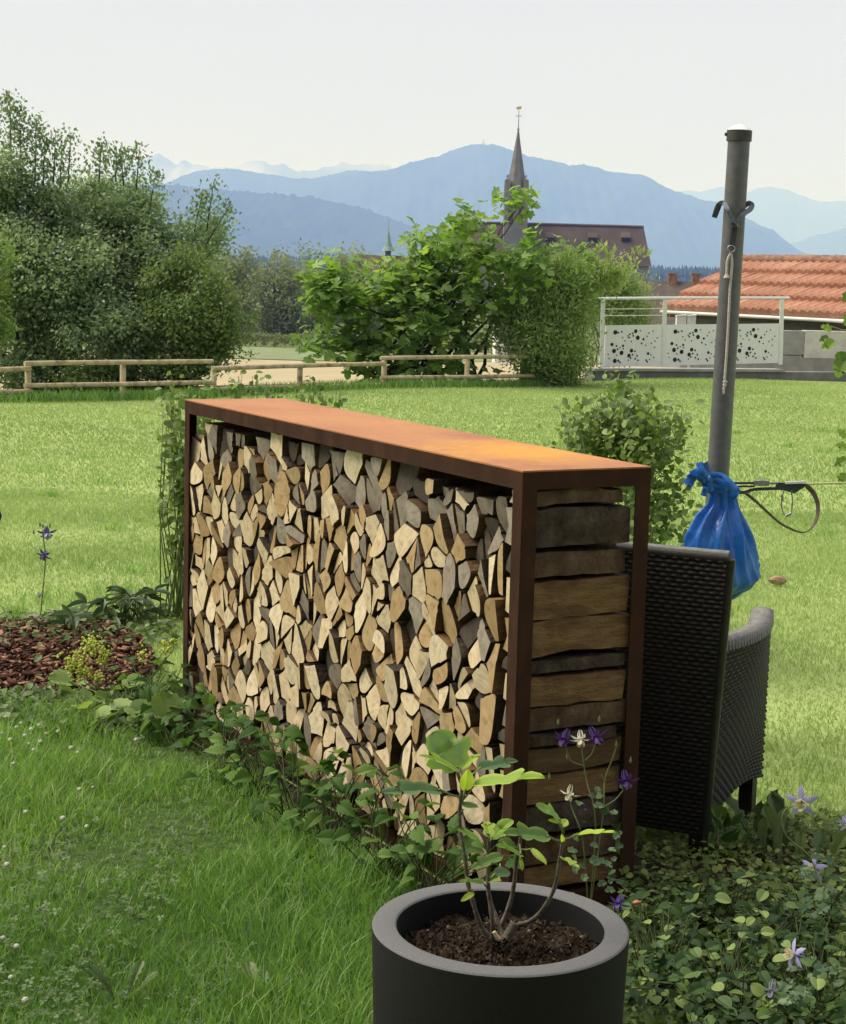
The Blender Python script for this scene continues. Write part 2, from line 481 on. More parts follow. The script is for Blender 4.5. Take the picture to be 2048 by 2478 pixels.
def tilemat():
    m, n, p = newmat('clay_tile')
    oi = n.nodes.new('ShaderNodeObjectInfo')
    ra = ramp(n, [(0, (.36, .165, .10)), (.5, (.43, .21, .135)), (1, (.49, .255, .17))])
    z = noise(n, 3.5, 8)
    rb = ramp(n, [(.36, (.34, .32, .31)), (.55, (1, 1, 1))])
    n.links.new(oi.outputs['Random'], ra.inputs[0]); n.links.new(z.outputs['Fac'], rb.inputs[0])
    mu = n.nodes.new('ShaderNodeMixRGB'); mu.blend_type = 'MULTIPLY'; mu.inputs[0].default_value = .7
    n.links.new(ra.outputs[0], mu.inputs[1]); n.links.new(rb.outputs[0], mu.inputs[2])
    n.links.new(mu.outputs[0], p.inputs['Base Color']); p.inputs['Roughness'].default_value = .85
    return m


M_TILE = tilemat()
M_RIDGE = pmat('ridge_tile', [(.35, (.11, .075, .055)), (.55, (.27, .14, .09)), (.8, (.38, .2, .13))], 5, .9, .4)
M_CHROOF = pmat('church_roof_tiles', [(.3, (.075, .052, .043)), (.6, (.10, .073, .06)), (.8, (.15, .12, .085))], .25, .9, .4, 3, detail=8, spec=.2)
M_CHWALL = pmat('church_stone', [(.3, (.17, .165, .155)), (.7, (.25, .24, .225))], .5, .9, .3, 4, spec=.2)
M_SPIRE = pmat('spire_slate', [(.3, (.13, .125, .12)), (.7, (.20, .19, .18))], .6, .8, .3, 4)
M_COPPER = pmat('green_copper', [(.3, (.16, .25, .22)), (.7, (.23, .32, .28))], .8, .8, .2)
M_DROOF = pmat('dark_roof', [(.3, (.07, .055, .05)), (.7, (.12, .095, .085))], 1.5, .9, .4, 8)
M_LOUV = flat('louvre_red', (.10, .05, .045), .8)
M_GOLD = flat('gilt', (.6, .45, .2), .4, .6)
M_WALLW = pmat('white_render', [(.3, (.62, .62, .6)), (.7, (.74, .74, .72))], 2, .9, .2)
M_HILL = pmat('forested_hill', [(.3, (.02, .035, .02)), (.7, (.05, .07, .035))], .004, .95, 0, spec=.05)
M_SNOW = pmat('snowy_rock', [(.42, (.10, .11, .12)), (.52, (.20, .21, .23)), (.66, (.42, .43, .46))], .0009, .9, 0, (1, 1, 1), detail=9, spec=.1)
M_CHIP = leafmat('bark_chip', [(0, (.03, .013, .009)), (.6, (.10, .044, .029)), (1, (.33, .18, .12))], 0, .9, spec=.15)

# ------------------------------------------------------------------ terrain
BX0, BX1 = -12, 14


def edge(x):
    return np.clip(25.6 + .95 * np.asarray(x, float), 17.5, 30.5)


def tz(x, y):
    x = np.asarray(x, float); y = np.asarray(y, float)
    s = np.maximum(0, y - edge(x))
    z = -6 * np.minimum(s, 126) / 126
    z = z - 2 * np.clip((s - 170) / 400, 0, 1)
    return z


def bz(x, y):
    x = np.asarray(x, float); y = np.asarray(y, float)
    k = np.clip((y - 8) / 6, 0, 1)
    return k * (.025 * np.sin(x * .9 + y * .35) + .02 * np.sin(y * .6 - x * .4))


def sheet(name, xs, ys, zf, mat, kind='structure'):
    X, Y = np.meshgrid(xs, ys)
    V = np.column_stack([X.ravel(), Y.ravel(), zf(X, Y).ravel()])
    nx = len(xs)
    T = []
    for j in range(len(ys) - 1):
        i = j * nx + np.arange(nx - 1)
        T.append(np.column_stack([i, i + 1, i + nx + 1])); T.append(np.column_stack([i, i + nx + 1, i + nx]))
    o = bulk(name, V, np.vstack(T), np.zeros(len(V)), mat, smooth=True)
    return tag(o, kind=kind)


xs = np.unique(np.concatenate([-np.geomspace(14, 40000, 26), np.linspace(-14, 16, 31), np.geomspace(16, 40000, 26)]))
ys = np.unique(np.concatenate([[-400, -100, -30, -12], np.linspace(-8, 40, 49), np.linspace(42, 180, 47), np.geomspace(185, 40000, 30)]))
sheet('ground', xs, ys, lambda x, y: tz(x, y) - .04 - .03 * (y < 33), M_MEADOW)
LX = np.linspace(-12, 14, 105)
vy = np.linspace(0, 1, 120)
X, Vv = np.meshgrid(LX, vy)
Yy = -6 + (edge(X) + .25 + 6) * Vv
V = np.column_stack([X.ravel(), Yy.ravel(), (tz(X, Yy) + bz(X, Yy)).ravel()])
T = []
for j in range(len(vy) - 1):
    i = j * len(LX) + np.arange(len(LX) - 1)
    T.append(np.column_stack([i, i + 1, i + len(LX) + 1])); T.append(np.column_stack([i, i + len(LX) + 1, i + len(LX)]))
tag(bulk('lawn', V, np.vstack(T), np.zeros(len(V)), M_LAWN, smooth=True), kind='structure')
sheet('field', np.linspace(-70, 30, 41), np.linspace(31, 150, 60), lambda x, y: tz(x, y) + .02 + np.where(y < edge(x) + 5, -.3, 0), M_FIELD)
sheet('grass_strip', np.linspace(-90, 60, 31), np.linspace(150.5, 174, 8), lambda x, y: tz(x, y) + .05, M_STRIP)


# ------------------------------------------------------------------ mountains
def fract(x, seed, octs=5, base=1.0):
    r = np.random.default_rng(seed); y = 0; a = 1.0; f = base
    for _ in range(octs):
        ph = r.uniform(0, 7); y = y + a * np.sin(x * f + ph); a *= .55; f *= 2.13
    return y


def ridge(name, prof, Y0, depth, mat, base=-9, rough=4.0, seed=1, trees=0):
    P = np.array([at(px, py, Y0) for px, py in prof])
    N = 340
    X = np.linspace(P[0, 0], P[-1, 0], N)
    Z = np.interp(X, P[:, 0], P[:, 2])
    Z = Z + rough * .5 * fract(X, seed, 6, 60 / (X[-1] - X[0]) * 2) * np.minimum(1, np.maximum(Z - base, 0) / 80)
    rows = []
    K = 9
    ker = np.hanning(49); ker /= ker.sum()
    Zs = np.convolve(np.pad(Z, 24, mode='edge'), ker, 'valid')
    crest = np.random.default_rng(seed).random(N) ** 2 * trees
    for k in list(range(-K, K + 1)):
        t = abs(k) / K
        h = (1 - t) ** 1.25
        spur = fract(X + 900 * t, seed + 3, 5, 14 / (X[-1] - X[0]) * 6) * .03 * math.sin(math.pi * min(1, t * 1.2))
        rows.append(np.column_stack([X, np.full(N, Y0 + depth * k / K) + 0 * X, base + (Z * max(0, 1 - 3 * t) + Zs * min(1, 3 * t) - base) * np.clip(h + spur, -0.02, 1.0) + (crest if k == 0 else 0)]))
    V = np.vstack(rows)
    T = []
    for j in range(len(rows) - 1):
        i = j * N + np.arange(N - 1)
        T.append(np.column_stack([i, i + 1, i + N + 1])); T.append(np.column_stack([i, i + N + 1, i + N]))
    o = bulk(name, V, np.vstack(T), np.zeros(len(V)), mat, smooth=False)
    return tag(o, kind='structure')


ridge('near_hill', [(-700, 600), (-300, 560), (0, 500), (250, 462), (389, 447), (430, 449), (472, 459), (560, 463), (660, 470), (767, 481), (830, 494), (885, 507), (950, 532), (1014, 553), (1100, 590), (1250, 640), (1500, 690)], 8000, 1500, M_HILL, rough=2, seed=2, trees=14)
ridge('middle_hill', [(-900, 560), (-300, 520), (100, 500), (300, 470), (407, 442), (472, 415), (519, 409), (570, 411), (637, 419), (708, 434), (755, 431), (800, 425), (845, 413), (880, 412), (915, 421), (980, 450), (1100, 520), (1300, 600), (1500, 680)], 13500, 2400, M_HILL, rough=6, seed=4, trees=7)
ridge('main_mountain', [(300, 640), (500, 560), (700, 480), (826, 425), (932, 413), (979, 399), (1050, 381), (1109, 360), (1140, 352), (1168, 349), (1190, 350), (1215, 356), (1240, 366), (1262, 372), (1310, 385), (1357, 396), (1380, 400), (1416, 398), (1440, 405), (1463, 414), (1522, 419), (1569, 430), (1610, 452), (1652, 470), (1700, 484), (1746, 490), (1805, 528), (1876, 562), (1905, 590), (1935, 612), (1982, 632), (2100, 670), (2400, 700)], 12500, 2800, M_HILL, rough=8, seed=6, trees=8)
ridge('pale_hill', [(1700, 690), (1830, 640), (1907, 592), (1986, 567), (2048, 553), (2200, 530), (2500, 520), (2900, 560)], 19000, 3000, M_HILL, rough=12, seed=8)
ridge('pale_mountain', [(1300, 640), (1500, 540), (1580, 490), (1645, 463), (1700, 462), (1746, 453), (1775, 460), (1811, 466), (1840, 455), (1861, 450), (1894, 457), (1949, 475), (1986, 490), (2048, 484), (2200, 470), (2500, 520), (2900, 600)], 28000, 4500, M_HILL, rough=16, seed=9)
ridge('snowy_peaks', [(-600, 420), (-100, 400), (250, 410), (330, 395), (352, 383), (380, 368), (405, 384), (429, 404), (445, 388), (486, 398), (530, 410), (570, 402), (607, 387), (640, 396), (664, 399), (688, 393), (723, 418), (751, 416), (791, 401), (831, 395), (850, 402), (876, 398), (912, 393), (948, 407), (1000, 440), (1150, 520), (1400, 640)], 21000, 4000, M_SNOW, rough=30, seed=11)

# far wood: one mass of conifers along the plain
def conifers(name, px0, px1, Yr, py_top, n, mat, h):
    x0, x1 = at(px0, 640, Yr).x, at(px1, 640, Yr).x
    x = R.uniform(x0, x1, n); y = Yr + R.uniform(-100, 260, n)
    zb = np.full(n, -8.2)
    ztop = np.array([at(1024, py_top + (px0 + px1) / 2 * 0, Yr).z] * n)
    hh = h * R.uniform(.75, 1.1, n)
    rr = hh * R.uniform(.14, .22, n)
    k = 6
    V, T = [], []
    for j in range(n):
        a = R.uniform(0, 6.28)
        b = len(V)
        for tier in range(2):
            r_, z0, z1 = (rr[j], zb[j] + .05 * hh[j], zb[j] + .75 * hh[j]) if tier == 0 else (rr[j] * .65, zb[j] + .5 * hh[j], zb[j] + hh[j])
            b = len(V)
            V += [(x[j] + r_ * math.cos(a + 6.283 * q / k), y[j] + r_ * math.sin(a + 6.283 * q / k), z0) for q in range(k)] + [(x[j], y[j], z1)]
            T += [(b + q, b + (q + 1) % k, b + k) for q in range(k)]
    V = np.array(V)
    o = bulk(name, V, np.array(T), np.repeat(R.random(n), 2 * (k + 1)), mat)
    return tag(o, kind='stuff')


conifers('far_forest', 300, 2300, 2600, 640, 3200, M_CONIF, 30)


# ------------------------------------------------------------------ trees
def balls(blobs, n, bias=.35):
    wts = np.array([b[4] if len(b) > 4 else b[1] ** 2 for b in blobs]); wts = wts / wts.sum()
    idx = R.choice(len(blobs), n, p=wts)
    d = nrm(R.normal(size=(n, 3)))
    r = R.random(n) ** bias
    C = np.array([b[0] for b in blobs], float)[idx]
    S = np.array([(b[1], b[2], b[3]) for b in blobs], float)[idx]
    return C + d * r[:, None] * S, d


def foliage(centers, out, per, sigma, size, droop=.2, outw=.5, upr=.5):
    N = len(centers) * per
    c = np.repeat(centers, per, 0); o = np.repeat(out, per, 0)
    off = R.normal(size=(N, 3)) * sigma
    pos = c + off
    d = o * outw + R.normal(size=(N, 3)) * .7 + np.array([0, 0, -droop])
    u = R.normal(size=(N, 3)) * upr + np.array([-.15, -.25, 1.0]) + o * .35
    sc = size * R.uniform(.6, 1.25, N)
    tint = np.clip(np.repeat(R.random(len(centers)), per) * .55 + R.random(N) * .5, 0, 1)
    return pos, d, u, sc, tint


def limbs(mb, base, targets, r0, wob=.12, n=6):
    base = Vector(base)
    for t in targets:
        t = Vector(t)
        pts = []
        K = 6
        for k in range(K + 1):
            s = k / K
            p = base.lerp(t, s)
            p = p + Vector((R.normal() * wob, R.normal() * wob, (math.sin(math.pi * s)) * .12 * (t - base).length * .5)) * (math.sin(math.pi * s))
            pts.append(p)
        mb.tube(pts, [r0 * (1 - .8 * k / K) for k in range(K + 1)], n)


def px_blob(px, py, Y, rpx, ry=1.0, yr=1.0, wt=None):
    c = at(px, py, Y); s = rpx * Y / F
    return (tuple(c), s, s * yr, s * ry) + ((wt,) if wt else ())


def tree(name, label, group, base, blobs, nclus, per, sig, leaf, mat, trunk_r, tpl=T_SIMPLE, shoots=(), cat='tree', bark=None):
    t = thing(name, base, label, cat, group)
    nb = max(12, nclus // 11)                    # boughs, each a tuft of leaf clusters, leave gaps between them
    cb, ob = balls(blobs, nb, .55)
    rb = np.mean([b[1] for b in blobs])
    c = np.repeat(cb, 11, 0) + R.normal(size=(nb * 11, 3)) * rb * .27 * np.array([1, 1, .8])
    o = nrm(np.repeat(ob, 11, 0) + R.normal(size=(nb * 11, 3)) * .5)
    pos, d, u, sc, ti = foliage(c, o, per, sig * .8, leaf)
    bt = np.repeat(np.repeat(R.random(nb), 11), per)
    arr = [(pos, d, u, sc, np.clip(ti * .6 + bt * .4, 0, 1))]
    for (p0, p1, k) in shoots:          # upright leafy shoots
        k = int(k * 2.2)
        p0, p1 = np.array(p0), np.array(p1)
        s = R.random(k)[:, None]
        q = p0 + (p1 - p0) * s + R.normal(size=(k, 3)) * (.05 + .13 * (1 - s))
        ax = nrm((p1 - p0)[None])
        arr.append((q, R.normal(size=(k, 3)) * .8 + ax * .9, R.normal(size=(k, 3)) * .6 + [0, 0, .8], leaf * R.uniform(.6, 1.1, k), np.clip(R.random(k) * .7, 0, 1)))
    a = [np.concatenate([x[i] for x in arr]) for i in range(5)]
    leaves('crown', tpl, *a, mat, t)
    mb = MB()
    limbs(mb, base, [b[0] for b in blobs], trunk_r)
    for (p0, p1, k) in shoots: mb.tube([p0, p1], [.012, .003], 4)
    mb.build('trunk', bark or M_BARK, t)
    return t


def gz(px, Y):
    """a point on the terrain under pixel column px at distance Y"""
    x = at(px, 700, Y).x
    return (x, Y, float(tz(x, Y)))


G = 'fruit trees behind the rail fence'
YT = 24.5
sh = lambda px, py, px2, py2, k, Y=YT: (tuple(at(px, py, Y)), tuple(at(px2, py2, Y)), k)
tree('fruit_tree', 'tall dark green fruit tree at the left edge with thin upright shoots', G, gz(60, YT + .5),
     [px_blob(40, 570, YT, 125, 1), px_blob(135, 510, YT + .4, 75), px_blob(15, 430, YT, 65), px_blob(75, 470, YT, 45), px_blob(170, 690, YT - .3, 130), px_blob(15, 740, YT, 130), px_blob(250, 780, YT - .6, 110, .9), px_blob(100, 880, YT, 110, .7), px_blob(60, 660, YT - .5, 90)],
     2000, 26, .12, .066, M_APPLE, .11,
     shoots=[sh(28, 400, 24, 228, 170), sh(50, 420, 48, 265, 150), sh(85, 440, 88, 285, 190), sh(105, 450, 108, 330, 80), sh(130, 440, 135, 320, 60), sh(165, 440, 172, 320, 90), sh(145, 460, 150, 360, 70), sh(-5, 380, -2, 240, 60)])
tree('fruit_tree', 'bushy olive green fruit tree in the middle of the group behind the fence', G, gz(300, YT + 1),
     [px_blob(250, 500, YT + 1, 75), px_blob(320, 490, YT + 1, 60), px_blob(360, 560, YT + .8, 75), px_blob(300, 570, YT + .6, 90), px_blob(300, 660, YT + .4, 130), px_blob(390, 700, YT + .5, 110), px_blob(440, 570, YT + 1, 40), px_blob(490, 560, YT + 1, 40, 1.2), px_blob(470, 630, YT + .6, 50), px_blob(210, 600, YT + .6, 95), px_blob(350, 820, YT + .4, 110, .8)],
     1800, 26, .12, .066, M_APPLE, .10,
     shoots=[sh(240, 440, 246, 345, 120), sh(300, 450, 292, 370, 80), sh(330, 460, 338, 355, 100), sh(360, 520, 378, 415, 80), sh(470, 560, 490, 470, 110), sh(500, 560, 518, 440, 90), sh(500, 590, 556, 498, 120), sh(280, 440, 283, 360, 60)])
tree('fruit_tree', 'lower yellowish fruit tree at the right end of the group, arching over the fence', G, gz(430, YT - .6),
     [px_blob(455, 660, YT - .5, 50), px_blob(500, 700, YT - .6, 48), px_blob(535, 735, YT - .6, 32), px_blob(490, 780, YT - .8, 60, .8), px_blob(420, 760, YT - .8, 65), px_blob(545, 800, YT - .7, 34, .7), px_blob(500, 850, YT - .7, 55, .6), px_blob(400, 690, YT - .4, 55), px_blob(440, 870, YT - .6, 75, .6), px_blob(330, 900, YT - .9, 60, .6), px_blob(210, 910, YT - .9, 60, .5)],
     600, 26, .13, .062, leafmat('yellowish_apple_leaf', [(0, (.09, .15, .05)), (.6, (.18, .26, .085)), (1, (.32, .40, .13))], .45, .42), .07,
     shoots=[sh(545, 800, 612, 772, 90), sh(540, 830, 590, 815, 60), sh(500, 680, 560, 700, 60), sh(450, 640, 470, 600, 50)])
for k, (px, py, r_) in enumerate(((-20, 680, 60), (-25, 800, 50))):
    pass

tree('young_tree', 'light green young tree cut by the left edge of the frame', G, gz(-60, YT - 2.2),
     [px_blob(-30, 700, YT - 2.2, 48), px_blob(-22, 800, YT - 2.2, 50, .8), px_blob(-38, 610, YT - 2.2, 45)], 160, 20, .11, .075,
     leafmat('lime_leaf', [(0, (.12, .2, .05)), (1, (.3, .42, .12))], .45, .5), .04)
# distant woodland
G = 'trees at the far edge of the field'
YW = 195
for k, (px, top, r_, lab, m_) in enumerate((
        (470, 640, 62, 'dark round tree at the field edge beside the fruit trees', 0),
        (560, 600, 78, 'broad pale willow tree at the field edge behind the rail fence', 1),
        (665, 592, 86, 'tallest pale willow tree at the far field edge', 1),
        (780, 590, 90, 'wide willow tree behind the left edge of the fig bush', 1),
        (870, 625, 70, 'dark tree behind the fig bush below the copper spire', 0))):
    b = gz(px, YW + 4 * k)
    Yk = YW + 4 * k
    bl = [px_blob(px, top + r_ * .8, Yk, r_ * .8), px_blob(px - r_ * .35, top + r_ * 1.5, Yk - 1, r_ * .8), px_blob(px + r_ * .35, top + r_ * 1.6, Yk - 1, r_ * .85), px_blob(px, top + r_ * 2.3, Yk - 1, r_ * .95, .8)]
    tree('willow_tree' if m_ else 'broadleaf_tree', lab, G, b, bl, 420, 20, .55, .42, M_FAR, .3)
hb = MB()
hedge = thing('hedge', gz(650, 176), 'long clipped dark hedge at the far edge of the tan field', 'hedge')
nh = 9000
hx = R.uniform(-70, 10, nh)
pos = np.column_stack([hx, 176 + R.uniform(-.8, .8, nh), -6 + R.random(nh) ** .6 * 1.25])
leaves('foliage', T_SIMPLE, pos, R.normal(size=(nh, 3)), R.normal(size=(nh, 3)) + [0, 0, 1], .35 * R.uniform(.7, 1.2, nh), R.random(nh) * .5, M_FAR, hedge)

# fig bush behind the fence
fb = gz(1010, 28)
fig = thing('fig_bush', fb, 'large bright green fig bush with lobed leaves behind the rail fence', 'bush')
YF = 27.2
FB = [(790, 705, 62), (760, 760, 50), (860, 715, 55), (880, 780, 75), (965, 695, 65), (960, 740, 80), (1040, 610, 75), (1060, 700, 85), (1140, 605, 48), (1150, 660, 75), (1110, 770, 85),
      (1200, 640, 48), (1180, 730, 50), (1000, 830, 80), (790, 850, 50), (880, 850, 60), (1270, 612, 34), (1320, 632, 30), (1270, 640, 45), (1405, 600, 28), (1440, 590, 16), (1265, 490, 22), (1140, 555, 24), (1060, 590, 42), (1265, 500, 14), (1330, 612, 26), (1385, 612, 20), (960, 900, 60), (1090, 890, 60)]
blobs = [px_blob(a, b, YF + R.uniform(-.6, .6), c, wt=c ** 1.25) for a, b, c in FB]
cb, ob = balls(blobs, 150, .5)
c = np.repeat(cb, 7, 0) + R.normal(size=(1050, 3)) * [.17, .17, .10]; o = nrm(np.repeat(ob, 7, 0) + R.normal(size=(1050, 3)) * .5)
pos, d, u, sc, ti = foliage(c, o, 3, .08, .175, .1, .7)
u = R.normal(size=u.shape) * .4 + [0, -.25, 1.0]
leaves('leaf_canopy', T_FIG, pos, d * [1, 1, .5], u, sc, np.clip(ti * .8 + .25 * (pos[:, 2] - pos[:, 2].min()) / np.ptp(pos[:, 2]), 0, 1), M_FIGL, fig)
mb = MB()
for bl in blobs:
    limbs(mb, Vector(fb) + Vector((R.uniform(-1.2, 1.2), R.uniform(-.3, .3), 0)), [bl[0]], .035, .08, 5)
mb.build('branches', M_BARK, fig)

# willow-leaved shrub to the right of the fig
YB = 27.4
bb_ = gz(1400, YB)
t = thing('willow_shrub', bb_, 'dense fine leaved willow shrub beside the perforated railing', 'bush')
BB = [(1330, 760, 95), (1360, 745, 68), (1290, 830, 70), (1350, 850, 62), (1375, 880, 42), (1260, 720, 60), (1405, 690, 36), (1340, 690, 66), (1395, 665, 40), (1240, 790, 50), (1340, 880, 60), (1300, 690, 50)]
blobs = [px_blob(a, b, YB + R.uniform(-.5, .5), c) for a, b, c in BB]
c, o = balls(blobs, 2600, .42)
N = len(c) * 16
cc = np.repeat(c, 16, 0)
pos = cc + R.normal(size=(N, 3)) * .13
leaves('foliage', T_NARROW, pos, R.normal(size=(N, 3)) * .7 + [0, 0, .4], R.normal(size=(N, 3)) * .6 + [-.3, -.5, .6], R.uniform(.045, .10, N), np.clip(np.repeat(R.random(len(c)), 16) * .6 + R.random(N) * .45, 0, 1), M_BAMB, t)
mb = MB()
for k in range(70):
    q = at(R.uniform(1250, 1410), R.uniform(640, 740), YB + R.uniform(-.5, .5))
    limbs(mb, Vector(bb_) + Vector((R.uniform(-.9, .1), R.uniform(-.4, .4), 0)), [q], .014, .06, 4)
mb.build('stems', M_STEM, t)
# wispy shoots over the church roof
sh_ = []
for k in range(26):
    p0 = at(R.uniform(1380, 1500), 710, YB); p1 = at(R.uniform(1420, 1570), R.uniform(590, 660), YB)
    s = R.random(26)[:, None]
    sh_.append(np.array(p0) + (np.array(p1) - np.array(p0)) * s + R.normal(size=(26, 3)) * .03)
pos = np.vstack(sh_); N = len(pos)
leaves('shoot_leaves', T_NARROW, pos, R.normal(size=(N, 3)) * .5 + [0, 0, .8], R.normal(size=(N, 3)), R.uniform(.07, .15, N), R.uniform(.6, 1, N), M_BAMB, t)

YB2 = 31.5
t = thing('willow_shrub', gz(1500, YB2), 'pale feathery shrub seen through the left end of the railing', 'bush')
blobs = [px_blob(a, b, YB2, c) for a, b, c in ((1490, 690, 45), (1530, 715, 42), (1470, 750, 50), (1540, 770, 38), (1440, 700, 50), (1400, 680, 45))]
c, o = balls(blobs, 700, .5)
N = len(c) * 12
cc = np.repeat(c, 12, 0)
leaves('foliage', T_NARROW, cc + R.normal(size=(N, 3)) * .13, R.normal(size=(N, 3)) * .7 + [0, 0, .4], R.normal(size=(N, 3)) * .6 + [-.3, -.5, .6], R.uniform(.05, .11, N), np.clip(np.repeat(R.random(len(c)), 12) * .5 + R.random(N) * .3 + .25, 0, 1), M_BAMB, t)
mb = MB()
for bl in blobs * 3: limbs(mb, Vector(gz(1500, YB2)) + Vector((R.uniform(-.5, .3), 0, 0)), [bl[0]], .014, .06, 4)
mb.build('stems', M_STEM, t)

# ------------------------------------------------------------------ church and village
YC = 400.0
zg = -9.0
ch = thing('church', (at(1300, 600, YC).x, YC, zg), 'stone church with a brown tiled roof and a tall grey spire', 'church')
a0, a1 = at(1095, 541, YC), at(1558, 546, YC)
xr0, xr1 = a0.x, a1.x
zr = (a0.z + a1.z) / 2
ze = at(1560, 640, YC).z - .4
hw_ = 7.5
mb = MB()
xe1 = at(1567, 640, YC).x
for s in (-1, 1):
    mb.face([(xr0, YC, zr), (xr1, YC, zr), (xe1, YC + s * hw_, ze), (xr0 - .6, YC + s * hw_, ze)][::s])
mb.face([(xr1, YC, zr), (xe1, YC - hw_, ze), (xe1, YC + hw_, ze)])
mb.face([(xr0, YC, zr), (xr0 - .6, YC - hw_, ze), (xr0 - .6, YC + hw_, ze)])
roof = mb.build('roof', M_CHROOF, ch)
mb = MB(); mb.tube([(xr0, YC, zr + .05), (xr1, YC, zr + .05)], .35, 6); mb.build('ridge_cap', M_DROOF, roof)
for px in (1330, 1432, 1511):       # roof dormers
    c = at(px, 572, YC); y0 = YC - hw_ * (zr - c.z) / (zr - ze)
    mb = MB()
    w2 = 1.1
    mb.face([(c.x - w2, y0 - 1.5, c.z - .3), (c.x + w2, y0 - 1.5, c.z - .3), (c.x + w2, y0 + .8, c.z + .9), (c.x - w2, y0 + .8, c.z + .9)], 0)
    mb.face([(c.x - w2 * .9, y0 - 1.35, c.z - .35), (c.x + w2 * .9, y0 - 1.35, c.z - .35), (c.x + w2 * .9, y0 - 1.3, c.z - 1.15), (c.x - w2 * .9, y0 - 1.3, c.z - 1.15)], 1)
    for s in (-1, 1):
        mb.face([(c.x + s * w2 * .9, y0 - 1.35, c.z - .35), (c.x + s * w2 * .9, y0 + .8, c.z + .85), (c.x + s * w2 * .9, y0 - 1.3, c.z - 1.15)], 0)
    mb.build('dormer', [M_CHROOF, M_HOLE], roof)
mb = MB(); mb.abox(xr0 + .2, xe1 - .5, YC - hw_ + .5, YC + hw_ - .5, zg, ze + .02); mb.build('nave_wall', M_CHWALL, ch)
for k in range(7):
    xw = xr0 + 4 + k * 5.6
    mb = MB(); mb.abox(xw, xw + 1.6, YC - hw_ + .42, YC - hw_ + .47, ze - 7, ze - 1.6); mb.build('window', M_HOLE, ch)
# tower
tx = at(1247, 500, YC).x
hwid = (at(1274, 500, YC).x - at(1218, 500, YC).x) / 2
zb = at(1247, 488, YC).z
yt = YC - 3.0
mb = MB(); mb.abox(tx - hwid, tx + hwid, yt - hwid, yt + hwid, zg, zb); tw = mb.build('tower', M_CHWALL, ch)
for s in (-1, 1):
    mb = MB(); mb.abox(tx + s * hwid * .45 - .5, tx + s * hwid * .45 + .5, yt - hwid - .06, yt - hwid + .02, zb - 5.2, zb - 1.0); mb.build('louvre', M_LOUV, tw)
mb = MB()
mb.abox(tx - hwid - .25, tx + hwid + .25, yt - hwid - .25, yt + hwid + .25, zb, zb + .25); mb.build('cornice', M_CHWALL, tw)
zp = at(1252, 437, YC).z
mb = MB()                            # four gables with flat-topped shoulders
for (ax, ay) in ((1, 0), (-1, 0), (0, 1), (0, -1)):
    n_ = Vector((ax, ay, 0)); q = Vector((-ay, ax, 0)); c = Vector((tx, yt, 0)) + n_ * (hwid + .02)
    mb.face([c - q * hwid + Vector((0, 0, zb + .25)), c + q * hwid + Vector((0, 0, zb + .25)), c + q * .1 - n_ * 1.3 + Vector((0, 0, zp)), c - q * .1 - n_ * 1.3 + Vector((0, 0, zp))])
    mb.face([c - q * .7 + Vector((0, 0, zb + 1.2)) + n_ * .02, c + q * .7 + Vector((0, 0, zb + 1.2)) + n_ * .02, c + q * .05 - n_ * .9 + Vector((0, 0, zp - 1))], 0)
gb = mb.build('gable', M_CHWALL, tw)
zt = at(1256, 318, YC).z
mb = MB()
rows = []
for s_ in np.linspace(0, 1, 7):
    z_ = zb + .3 + (zt - zb) * s_
    r_ = hwid * .98 * (1 - s_) ** 1.05 + .12 + .25 * (1 - s_) ** 6
    rows.append([(tx + (1.5 * 0) + r_ * math.cos(math.pi / 8 + k * math.pi / 4) * 1.05, yt + r_ * math.sin(math.pi / 8 + k * math.pi / 4) * 1.05, z_) for k in range(8)])
mb.grid(rows, 0, False, closed=True)
sp = mb.build('spire', M_SPIRE, ch)
for (sx, sy) in ((-1, -1), (1, -1), (1, 1), (-1, 1)):   # corner pinnacles
    mb = MB()
    cx, cy = tx + sx * hwid * .78, yt + sy * hwid * .78
    rows = [[(cx + r_ * math.cos(k * math.pi / 2 + .785), cy + r_ * math.sin(k * math.pi / 2 + .785), z_) for k in range(4)] for r_, z_ in ((1.05, zb + .2), (.75, zp - .2), (.7, zp))]
    mb.grid(rows, 0, False, closed=True); mb.face(rows[-1])
    mb.tube([(cx, cy, zp), (cx, cy, zp + 1.1)], .07, 5); mb.tube([(cx - .3, cy, zp + .8), (cx + .3, cy, zp + .8)], .06, 5)
    mb.build('pinnacle', M_CHWALL, tw)
ztt = at(1257, 266, YC).z
mb = MB(); mb.tube([(tx, yt, zt - 1), (tx, yt, ztt)], [.16, .06], 6)
mb.tube([(tx, yt, zt - .1), (tx, yt, zt + .25), (tx, yt, zt + .6)], [.1, .34, .1], 8)
mb.tube([(tx - .7, yt, ztt - 1.6), (tx + .7, yt, ztt - 1.6)], .08, 5); mb.build('finial_cross', M_STEEL, sp)
mb = MB(); mb.box((tx, yt, ztt + .15), (.55, 0, .08), (0, .05, 0), (0, 0, .3)); mb.build('weather_vane', M_GOLD, sp)

